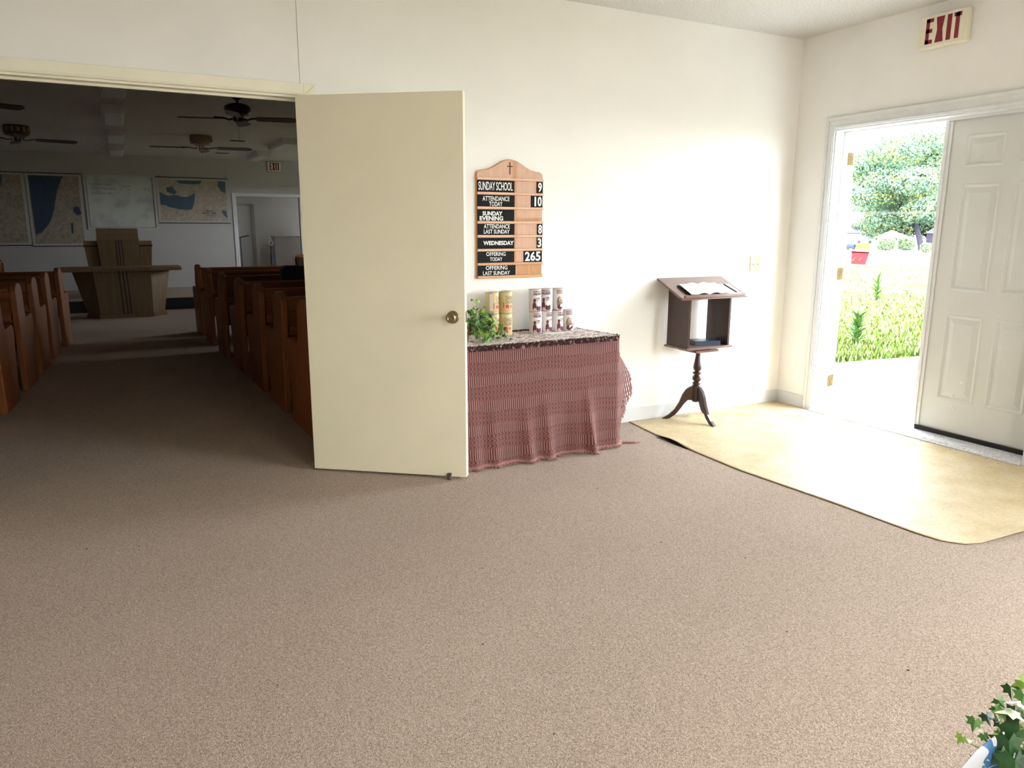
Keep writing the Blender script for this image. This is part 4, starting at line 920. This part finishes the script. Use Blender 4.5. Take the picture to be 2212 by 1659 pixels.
for i, (x, y) in enumerate(fr_R):
    lb = ('%s wooden pew right of the aisle, counted from the opening' % ord_[i]) if i < 6 else 'frontmost wooden pew right of the aisle, nearest the platform'
    if pr is None: pr = make_pew(1, 2.75, lb, 'pews right of the aisle'); pr.location = (x, y-.602, 0); pr.rotation_euler = (0, 0, math.radians(1.7))
    else: dup(pr, (x, y-.602, 0), math.radians(1.7), lb)
fr_L = [(-5.515, 2.08), (-5.46, 2.88), (-5.40, 3.78), (-5.355, 4.64), (-5.31, 5.50), (-5.24, 6.40)]
plf = None
on = ['nearest', 'second', 'third', 'fourth', 'fifth', 'frontmost']
for i, (x, y) in enumerate(fr_L):
    lb = ('%s wooden pew left of the aisle, counted from the opening' % on[i]) if i < 5 else 'frontmost wooden pew left of the aisle, nearest the platform'
    if plf is None: plf = make_pew(-1, 2.75, lb, 'pews left of the aisle'); plf.location = (x, y-.602, 0); plf.rotation_euler = (0, 0, math.radians(-3.6))
    else: dup(plf, (x, y-.602, 0), math.radians(-3.6), lb)
dup(pr, (-1.80, 9.42, 0), math.radians(-90), 'wooden pew turned sideways at the right before the platform', 'sideways pews').scale = (.45, 1, 1)
dup(plf, (-6.18, 9.30, 0), math.radians(90), 'wooden pew turned sideways at the far left before the platform', 'sideways pews').scale = (.45, 1, 1)
# black case on a pew
cs = thing('black_case', 'black rounded case standing on a pew right of the aisle', 'case', (-2.80, 3.47, .47))
mb = MB().prism([(-3.205, .472), (-2.60, .472), (-2.60, .955), (-2.615, .985), (-2.65, .998), (-3.155, .998), (-3.19, .985), (-3.205, .955)], lambda a, b: (a, 3.40, b), lambda a, b: (a, 3.54, b)); obj('shell', mb, M['black'], cs, bevel=.015)
mb = MB().tube([(-2.93, 3.47, .995), (-2.92, 3.47, 1.01), (-2.80, 3.47, 1.01), (-2.79, 3.47, .995)], .008, 6); obj('handle', mb, M['black'], cs)
# ceiling fans
BLD = wood('dark_fan_blade', (.035, .012, .008), (.06, .02, .012), 'x', 1, .4)
def fan(label, x, y, R_, az0, hug, motor, r0, n=4):
    t = thing('ceiling_fan', label, 'fan', (x, y, HS))
    zb = HS-(.175 if hug else .235)
    if hug: obj('motor_housing', MB().lathe([(r0*.95, 0), (r0, -.01), (r0, -.10), (r0*.9, -.125), (r0*.5, -.14), (.04, -.15), (.04, -.20), (.02, -.205)], (x, y, HS-.0005), 28), motor, t)
    else:
        obj('canopy', MB().lathe([(.065, 0), (.06, -.03), (.03, -.05), (.02, -.055)], (x, y, HS-.0005), 24), M['dkmetal'], t); obj('down_rod', MB().tube([(x, y, HS-.04), (x, y, HS-.10)], .014), M['dkmetal'], t)
        obj('motor_housing', MB().lathe([(.05, -.085), (r0*.8, -.10), (r0, -.12), (r0, -.17), (r0*.85, -.195), (.05, -.21), (.05, -.26), (.02, -.27)], (x, y, HS), 28), motor, t)
    if hug:
        mb = MB()
        for k in range(14):
            a = k*2*PI/14; mb.obb((x+(r0+.001)*math.cos(a), y+(r0+.001)*math.sin(a), HS-.055), (-.012*math.sin(a), .012*math.cos(a), 0), (.003*math.cos(a), .003*math.sin(a), 0), (0, 0, .03))
        obj('vent_ring', mb, M['brass2'], t)
    for k in range(n):
        a = math.radians(az0+k*360/n); d = Vector((math.cos(a), math.sin(a), 0)); s = Vector((-math.sin(a), math.cos(a), 0)); c = Vector((x, y, zb)); tilt = -.20
        up = Vector((0, 0, 1)); s2 = (s*math.cos(tilt)+up*math.sin(tilt)).normalized(); nn = d.cross(s2)
        r1 = R_*.30
        pl_ = [(r1, -.050), (r1+.03, -.060), (R_-.05, -.068), (R_-.015, -.045), (R_, 0), (R_-.015, .045), (R_-.05, .068), (r1+.03, .060), (r1, .050)]
        mb = MB().prism(pl_, lambda r, w_: tuple(c+d*r+s2*w_-nn*.003), lambda r, w_: tuple(c+d*r+s2*w_+nn*.003)); bl_ = obj('blade', mb, BLD, t)
        mb = MB(); mb.tube([c+d*.05+up*.0, c+d*(r1*.5)-up*.012, c+d*(r1*.8)+up*.004, c+d*(r1+.06)+up*.006], [.010, .009, .010, .012], 6); obj('blade_bracket', mb, M['brass2'] if hug else M['dkmetal'], bl_)
    mb = MB(); mb.tube([(x, y+.02, zb-.06), (x, y+.02, zb-.22)], .0015, 4); obj('pull_chain', mb, M['brass2'], t)
fan('dark ceiling fan on a short rod, nearest right of the aisle', -3.40, 4.20, .585, -15, False, M['dkmetal'], .128)
fan('brass-ringed hugger ceiling fan at the far right', -3.37, 8.13, .71, -10, True, M['brass2'], .155)
fan('hugger ceiling fan at the far left', -5.67, 8.12, .71, 8, True, plain('dark_brass_motor', (.10, .06, .04), .35, .6), .155)
fan('ceiling fan at the near left, only one blade tip in view', -5.86, 4.20, .64, 24, False, M['dkmetal'], .128)
# fluorescent fixtures, switched off
FXM = plain('fixture_diffuser', (.74, .74, .73), .35); FXE = plain('fixture_end', (.66, .65, .63), .4)
def fixture(x, y0, label):
    t = thing('ceiling_light', label, 'ceiling light', (x, y0+.61, HS), group='wrap lights on the sanctuary ceiling'); y1 = y0+1.22
    prof = [(-.125, 0), (-.115, -.060), (-.09, -.088), (.09, -.088), (.115, -.060), (.125, 0)]
    mb = MB().prism(prof, lambda a, b: (x+a, y0+.012, HS+b-.0005), lambda a, b: (x+a, y1-.012, HS+b-.0005)); obj('diffuser', mb, FXM, t)
    for ya, yb in ((y0, y0+.012), (y1-.012, y1)): obj('end_cap', MB().prism([(a*1.02, b*1.03) for a, b in prof], lambda a, b: (x+a, ya, HS+b-.0005), lambda a, b: (x+a, yb, HS+b-.0005)), FXE, t)
    return t
f0 = fixture(-4.52, 3.20, 'unlit ceiling light over the aisle, nearest the opening')
dup(f0, (-4.52, 5.50+.61, HS), 0, 'unlit ceiling light over the aisle, second from the opening')
dup(f0, (-4.50, 7.85+.61, HS), 0, 'unlit ceiling light over the aisle, third from the opening')
dup(f0, (-4.48, 10.15+.61, HS), 0, 'unlit ceiling light over the aisle, farthest')
dup(f0, (-2.14, 5.50+.61, HS), 0, 'unlit ceiling light at the right, mostly behind the open door')
dup(f0, (-2.14, 7.80+.61, HS), 0, 'unlit ceiling light at the right with a bright reflection')
dup(f0, (-2.14, 10.05+.61, HS), 0, 'unlit ceiling light at the right, farthest')
for x, y, lb in ((-2.80, 8.52, 'ceiling vent nearer the open door'), (-2.76, 10.70, 'ceiling vent nearer the far wall')):
    t = thing('ceiling_vent', lb, 'vent', (x, y, HS)); obj('vent_frame', MB().box(x-.13, x+.13, y-.07, y+.07, HS-.008, HS-.0005), FXE, t)
    mb = MB()
    for k in range(6): mb.box(x-.11, x+.11, y-.055+k*.02, y-.047+k*.02, HS-.011, HS-.008)
    obj('slat', mb, M['groove'], t)
# ceiling panel added unseen behind the camera to fill the foyer with light
FE = emit('fill_diffuser', (1, .93, .82), 26)
def fill_fixture(x, y, label, sx=.62, sy=.62):
    t = thing('ceiling_light', label, 'ceiling light', (x, y, HF), group=None)
    obj('frame', MB().box(x-sx-.02, x+sx+.02, y-sy/2-.02, y+sy/2+.02, HF-.05, HF-.0005), FXE, t); obj('diffuser', MB().box(x-sx, x+sx, y-sy/2, y+sy/2, HF-.062, HF-.050), FE, t)
fill_fixture(-3.1, -5.5, 'added fill light panel on the foyer ceiling behind the camera')
# ------------------------------------------------------------------ outdoors
def gz(x, y): return -.17-.0165*max(0, math.hypot(x+4.6, y+4.2)-5.5)
def ground_at(px, py):
    d = at(px, py, 1)-CAM; lo_, hi_ = .5, 400
    for _ in range(60):
        m = (lo_+hi_)/2; p = CAM+d*m
        if p.z > gz(p.x, p.y): lo_ = m
        else: hi_ = m
    p = CAM+d*lo_; return Vector((p.x, p.y, gz(p.x, p.y))), lo_
def grassm():
    m, nt, b = _mat('lawn_grass'); f_ = noise(nt, .5, 6, rough=.65); g = noise(nt, 25, 4, rough=.8)
    c = ramp(nt, f_, [(.35, (.070, .088, .022)), (.5, (.105, .108, .038)), (.65, (.13, .125, .065))]); c = mix(nt, .35, c, ramp(nt, g, [(.35, (.065, .088, .022)), (.6, (.15, .15, .075))])); nt.links.new(c, b.inputs['Base Color'])
    b.inputs['Roughness'].default_value = 1; b.inputs['Specular IOR Level'].default_value = 0; bump(nt, b, g, .8, .05); return m
mb = MB(); mb.grid(60, 60, lambda a, b: (lambda x, y: (x, y, gz(x, y)-.02+.02*math.sin(x*1.7)*math.sin(y*1.3)))(.25+230*a**1.6, -40+290*b))
struct('ground_lawn', mb, grassm(), 'sunlit overexposed lawn', smooth=True)
mb = MB(); mb.prism([(.19, -4.5), (1.2, -4.5), (3.6, 1.0), (2.3, 1.15), (.19, 1.25)], lambda a, b: (a, b, -.20), lambda a, b: (a, b, -.045))
struct('ground_porch', mb, plain('pale_concrete', (.40, .40, .40), .9, var=.08, vs=15), 'pale concrete slab outside the entrance')
pa, _ = ground_at(1700, 546); pb, _ = ground_at(2150, 546.5); pc1, _ = ground_at(2150, 541); pd, _ = ground_at(1700, 540.5)
mb = MB().prism([(p.x, p.y, p.z) for p in (pa, pb, pc1, pd)], lambda x, y, z: (x, y, z-.05), lambda x, y, z: (x, y, z+.06))
struct('ground_road', mb, plain('pale_road', (.12, .12, .12), .9), 'pale road beyond the lawn')
# trees
LM = [plain('leaf_green', (.12, .195, .13), .7, var=.35, vs=2), plain('leaf_yellow', (.19, .22, .085), .7, var=.3, vs=2), plain('leaf_dark', (.085, .15, .13), .7, var=.3, vs=2)]
for m_ in LM: m_.node_tree.nodes['Principled BSDF'].inputs['Specular IOR Level'].default_value = 0
BK = plain('bark', (.060, .055, .072), .9, var=.3, spec=0)
def blobs(cs, n, size, wts, seed):
    rs = np.random.RandomState(seed); F = MB(); vols = np.array([c[3]*c[4]*c[5] for c in cs]); ks = rs.choice(len(cs), n, p=vols/vols.sum())
    for k in ks:
        cx_, cy_, cz_, a, b, c = cs[k]; d = rs.normal(size=3); d /= np.linalg.norm(d); r = rs.uniform(.62, 1.02)
        p = Vector((cx_+d[0]*a*r, cy_+d[1]*b*r, cz_+d[2]*c*r)); nn = Vector(d+rs.normal(size=3)*.6).normalized(); u = nn.cross(Vector(rs.normal(size=3))).normalized(); v = nn.cross(u); s = size*rs.uniform(.6, 1.4)
        mi = rs.choice(3, p=wts) if rs.rand() < .5 else (1 if (math.sin(p.x*.9+seed)+math.sin(p.y*1.1)+math.sin(p.z*1.7)) > .5 else 0)
        F.add([p-u*s, p-v*s*.6, p+u*s, p+v*s*.6], [(0, 1, 2, 3)], mi)
    return F
def tree(px, pyb, px_c, cpy, rpx, rpy, n, size, label, seed, wts=(.5, .3, .2), tr=.35):
    g, D = ground_at(px, pyb); t = thing('tree', label, 'tree', tuple(g)); k = D/FPX; c = at(px_c, cpy, D); rs = random.Random(seed)
    cs = []
    for i in range(34):
        a = rs.uniform(0, 2*PI); h = rs.uniform(-.78, .72); r = rs.uniform(.15, .80)*math.sqrt(1-h*h*.8)
        cc_ = c+R2*(math.cos(a)*r*rpx*k)+Vector((Fv.x, Fv.y, 0))*(math.sin(a)*r*rpx*k)+Vector((0, 0, h*rpy*k)); s = rs.uniform(.24, .38)*(1-.3*abs(h))
        cs.append((cc_.x, cc_.y, cc_.z, rpx*k*s, rpx*k*s, rpy*k*s*.8))
    obj('foliage', blobs(cs, n, size, wts, seed), LM, t, fixn=False)
    mb = MB(); mb.tube([g-Vector((0, 0, .1)), g.lerp(c, .3), g.lerp(c, .6), c], [tr*1.3, tr, tr*.8, tr*.4], 10)
    for q in cs[:11]: mb.tube([g.lerp(c, .45), g.lerp(c, .7).lerp(Vector(q[:3]), .5), Vector(q[:3])], [tr*.45, tr*.28, .05], 6)
    obj('trunk', mb, BK, t)
tree(1992, 541, 1958, 398, 185, 126, 70000, .28, 'huge pale green tree filling the doorway view', 31, tr=.55)
tree(1905, 537, 1905, 462, 78, 42, 11000, .28, 'lower leafy tree left of the huge trunk, over the canopy', 8)
# clipped shrubs
def shrub(px, py, wpx, hpx, n, label, seed):
    g, D = ground_at(px, py); k = D/FPX; t = thing('clipped_shrub', label, 'shrub', tuple(g), group='round clipped shrubs by the road'); rx, rz = wpx*k/2, hpx*k/2
    F = MB(); rs = np.random.RandomState(seed)
    for _ in range(n):
        d = rs.normal(size=3); d /= np.abs(d).max()**.55*np.linalg.norm(d)**.45; d *= rs.uniform(.8, 1.0)/1.12; p = Vector((g.x+d[0]*rx, g.y+d[1]*rx, g.z+rz+d[2]*rz)); u = Vector(rs.normal(size=3)).normalized(); v = u.cross(Vector(rs.normal(size=3))).normalized()
        F.add([p-u*.15, p-v*.10, p+u*.15, p+v*.10], [(0, 1, 2, 3)], int(rs.rand() < .5))
    obj('foliage', F, LM, t, fixn=False); obj('stem', MB().tube([g, g+Vector((0, 0, rz))], .08), BK, t)
shrub(1913, 541.5, 33, 29, 3600, 'left round clipped shrub before the canopy', 1); shrub(1956, 541.5, 33, 29, 3600, 'right round clipped shrub before the canopy', 2)
shrub(2000, 546, 24, 22, 700, 'small loose yellow-green shrub near the right house', 3)
del_ = bpy.data.objects
# houses
Rh = Vector((R2.x, R2.y, 0)).normalized(); Fh = Vector((Fv.x, Fv.y, 0)).normalized()
def gable(name, label, px0, px1, pyb, pye, pyr, D, depth, wm, rm, ridge_along=True, overhang=.4, grp=None):
    q_ = at((px0+px1)/2, pyb, D)-CAM; Fh = Vector((q_.x, q_.y, 0)).normalized(); Rh = Vector((Fh.y, -Fh.x, 0))
    p0, p1 = at(px0, pyb, D), at(px1, pyb, D); W_ = (p1-p0).dot(Rh); zb = p0.z; ze = at(px0, pye, D).z; zr = at(px0, pyr, D).z; o = Vector((p0.x, p0.y, 0))
    P = lambda a, b, z: o+Rh*a+Fh*b+Vector((0, 0, z))
    t = thing(name, label, 'house', tuple(P(W_/2, depth/2, zb)))
    mb = MB().hexa([P(0, 0, zb), P(W_, 0, zb), P(W_, depth, zb), P(0, depth, zb), P(0, 0, ze), P(W_, 0, ze), P(W_, depth, ze), P(0, depth, ze)]); obj('wall', mb, wm, t)
    h = overhang; mb = MB()
    if ridge_along: vs = [P(-h, -h, ze), P(W_+h, -h, ze), P(W_+h, depth+h, ze), P(-h, depth+h, ze), P(-h, depth/2, zr), P(W_+h, depth/2, zr)]; fs = [(0, 1, 5, 4), (2, 3, 4, 5), (0, 4, 3), (1, 2, 5), (0, 3, 2, 1)]
    else: vs = [P(-h, -h, ze), P(W_+h, -h, ze), P(W_+h, depth+h, ze), P(-h, depth+h, ze), P(W_/2, -h, zr), P(W_/2, depth+h, zr)]; fs = [(0, 1, 4), (2, 3, 5), (0, 4, 5, 3), (1, 2, 5, 4), (0, 3, 2, 1)]
    mb.add(vs, fs); obj('roof', mb, rm, t)
    return t, P, zb, ze, W_
WH = plain('white_siding', (.16, .16, .17), .9, spec=0); RF = plain('pale_roof', (.085, .084, .090), .9, spec=0); GL = plain('dark_glass', (.02, .03, .04), .2); SH = plain('purple_brown_siding', (.060, .054, .072), .9, spec=0)
t, P, zb, ze, W_ = gable('house', 'white house with a pale roof at the left beyond the road', 1800, 1893, 536, 503, 483, 215, 8, WH, RF)
for a in (.55, .80):
    obj('window', MB().hexa([P(W_*a+x_, -.03+y_, zb+z_) for z_ in (1.4, 2.2) for x_, y_ in ((0, 0), (.7, 0), (.7, .04), (0, .04))]), GL, t)
obj('door', MB().hexa([P(W_*.69+x_, -.03+y_, zb+z_) for z_ in (0, 2.0) for x_, y_ in ((0, 0), (.8, 0), (.8, .04), (0, .04))]), plain('grey_door', (.15, .15, .18), .8), t)
t, P, zb, ze, W_ = gable('house', 'right house with white gable over purple-brown wall', 1998, 2075, 539, 504, 474, 165, 9, SH, WH, False)
# canopy
g, D = ground_at(1930, 541.3); D -= 3; k = D/FPX; q_ = g-CAM; Fh = Vector((q_.x, q_.y, 0)).normalized(); Rh = Vector((Fh.y, -Fh.x, 0))
cn = thing('canopy_shelter', 'peaked white canopy shelter behind the clipped shrubs', 'shelter', tuple(at(1928, 541, D+3)))
e0, e1, ap = at(1888, 512.5, D+3), at(1969, 512.5, D+3), at(1926, 497, D+5)
cnr = [e0, e1, e1+Fh*5, e0+Fh*5]
mb = MB(); mb.add(cnr+[ap]+[c_-Vector((0, 0, .12)) for c_ in cnr], [(0, 1, 4), (1, 2, 4), (2, 3, 4), (3, 0, 4), (0, 5, 6, 1), (1, 6, 7, 2), (2, 7, 8, 3), (3, 8, 5, 0)]); obj('roof', mb, plain('canopy_cloth', (.12, .115, .13), .9, spec=0), cn)
for c_ in cnr:
    gg = Vector((c_.x, c_.y, gz(c_.x, c_.y))); obj('post', MB().tube([gg, c_], .06, 6), WH, cn)
# fence
fn = thing('picket_fence', 'pale picket fence left of the clipped shrubs', 'fence', tuple(ground_at(1875, 536)[0]))
fa, fb = ground_at(1858, 536)[0], ground_at(1897, 536)[0]
mb = MB(); rl = MB()
for i in range(14):
    c_ = fa.lerp(fb, i/13); mb.obb(c_+Vector((0, 0, .55)), Rh*.07, Fh*.02, Vector((0, 0, .55)))
obj('picket', mb, WH, fn)
for zz in (.35, .95): rl.obb((fa+fb)/2+Vector((0, 0, zz)), Rh*((fb-fa).length/2), Fh*.03, Vector((0, 0, .05)))
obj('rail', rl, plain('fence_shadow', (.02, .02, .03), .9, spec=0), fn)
# red bin on a pale base
g0, D = ground_at(1858, 577); k = D/FPX
rb = thing('red_bin', 'red open-topped bin on a pale base at the lawn left', 'bin', tuple(g0))
def RBp(px, py, dd): return at(px, py, D+dd)
mb = MB().hexa([RBp(1838.5, 570, 0), RBp(1869, 572, 0), RBp(1869, 571, .9), RBp(1838.5, 569, .9), RBp(1840, 544, 0), RBp(1876, 546, 0), RBp(1878, 544.5, 1.0), RBp(1842, 542.5, 1.0)]); obj('tub', mb, plain('red_plastic', (.12, .020, .024), .9, spec=0), rb, bevel=.02)
mb = MB().tube([RBp(1839, 543.5, -.03), RBp(1878, 545.5, -.03)], .035, 6); obj('rim', mb, plain('dark_red_rim', (.035, .002, .003), .9, spec=0), rb)
mb = MB().obb((RBp(1850, 575, .3)), Rh*.42, Fh*.3, Vector((0, 0, .08))); obj('base', mb, WH, rb)
mb = MB()
for q in (((1841, 564), (1846, 558), (1849, 555)), ((1855, 563), (1859, 559), (1862, 556.5))): mb.tube([RBp(a_, b_, -.03) for a_, b_ in q], [.03, .02, .008], 5)
obj('swoosh_marks', mb, plain('yellow_mark', (.14, .07, .03), .9, spec=0), rb)
# utility box beyond, yellow-green
g1, D1 = ground_at(1864, 539.5); mb = MB().obb(at(1864, 531.5, D1), Rh*(14*D1/FPX), Fh*.6, Vector((0, 0, 6*D1/FPX)))
tag(obj('garden_box', mb, plain('yellow_green_paint', (.13, .16, .05), .9, spec=0)), 'flat yellow-green box behind the red bin', 'box')
g1, D1 = ground_at(1840, 539); cr = thing('parked_car', 'blue-grey parked vehicle end at the far left of the view', 'car', tuple(at(1840, 538, D1)))
mb = MB().obb(at(1838, 532, D1), Rh*(8.5*D1/FPX), Fh*2.2, Vector((0, 0, 4.0*D1/FPX))); obj('body', mb, plain('blue_car', (.05, .065, .12), .9, spec=0), cr, bevel=.2)
mb = MB().obb(at(1836, 527.5, D1), Rh*(6*D1/FPX), Fh*1.5, Vector((0, 0, 2.0*D1/FPX))); obj('cabin', mb, GL, cr, bevel=.15)
for a_ in (1832, 1844): obj('wheel', MB().lathe([(.33, -.1), (.33, .1)], at(a_, 536.5, D1-2.2), 16, tuple(Fh)), M['black'], cr)
# power lines
for i, (a_, b_) in enumerate(((458.5, 459.5), (461.5, 462.0))):
    tag(obj('power_line', MB().tube([at(1780, a_, 80), at(2120, b_, 80)], .03, 5), plain('cable_grey', (.05, .05, .06), .6)), ('upper' if i == 0 else 'lower')+' of the two level power lines crossing the tree', 'cable')
tag(obj('power_line', MB().tube([at(1975, 263, 60), at(2070, 273, 60)], .03, 5), plain('cable_grey2', (.06, .06, .08), .6)), 'sloping cable high in the doorway, above the tree', 'cable')
# weeds and long grass
def weed(px, py, h, n, label, seed, mi=1):
    g, D = ground_at(px, py); rs = random.Random(seed); mb = MB()
    for i in range(n):
        a = rs.uniform(0, 2*PI); r = rs.uniform(.02, .10)*h*3; z = rs.uniform(0, .9)*h; b = g+Vector((0, 0, z)); d = Vector((math.cos(a), math.sin(a), 0)); tip = b+d*(h*rs.uniform(.15, .42))+Vector((0, 0, h*rs.uniform(.05, .35)))
        sd_ = d.cross(Vector((0, 0, 1)))*(.012+h*.012); mb.add([b-sd_, b+sd_, b.lerp(tip, .6)+sd_, tip, b.lerp(tip, .6)-sd_], [(0, 1, 2, 3, 4)])
    mb.tube([g, g+Vector((0, 0, h))], [.012, .006], 5)
    tag(obj('tall_weed', mb, plain('weed_green', (.06, .13, .015), .8), fixn=False), label, 'weed')
weed(1892, 650, .62, 70, 'tall leafy weed standing alone in the lawn', 2); weed(1848, 745, .50, 130, 'bushy tall weed at the left door jamb', 3)
random.seed(40); mb = MB()
for i in range(7000):
    r = random.random()**1.6; px = random.uniform(1790, 2040); py = 782-225*r+random.uniform(-3, 3)
    g, D = ground_at(px, py-(px-1820)*.09*(1-r)); 
    if D < 7.6: continue
    h = random.uniform(.03, .09)*(1 if D > 12 else 1.3);
    if D > 22 and i % 3: continue
    a = random.uniform(0, 2*PI); d = Vector((math.cos(a), math.sin(a), 0)); s_ = d.cross(Vector((0, 0, 1)))*random.uniform(.006, .014)*(1+D*.05); tip = g+d*h*.5+Vector((0, 0, h))
    mb.add([g-s_, g+s_, tip], [(0, 1, 2)], random.choices((0, 1, 2), (4, 3, 2))[0])
tag(obj('long_grass', mb, [plain('grass_blade_a', (.055, .095, .016), .9, spec=0), plain('grass_blade_b', (.095, .11, .032), .9, spec=0), plain('grass_blade_c', (.15, .15, .09), .9, spec=0)], fixn=False), 'uncut grass blades in the lawn beyond the slab', 'grass', kind='stuff')
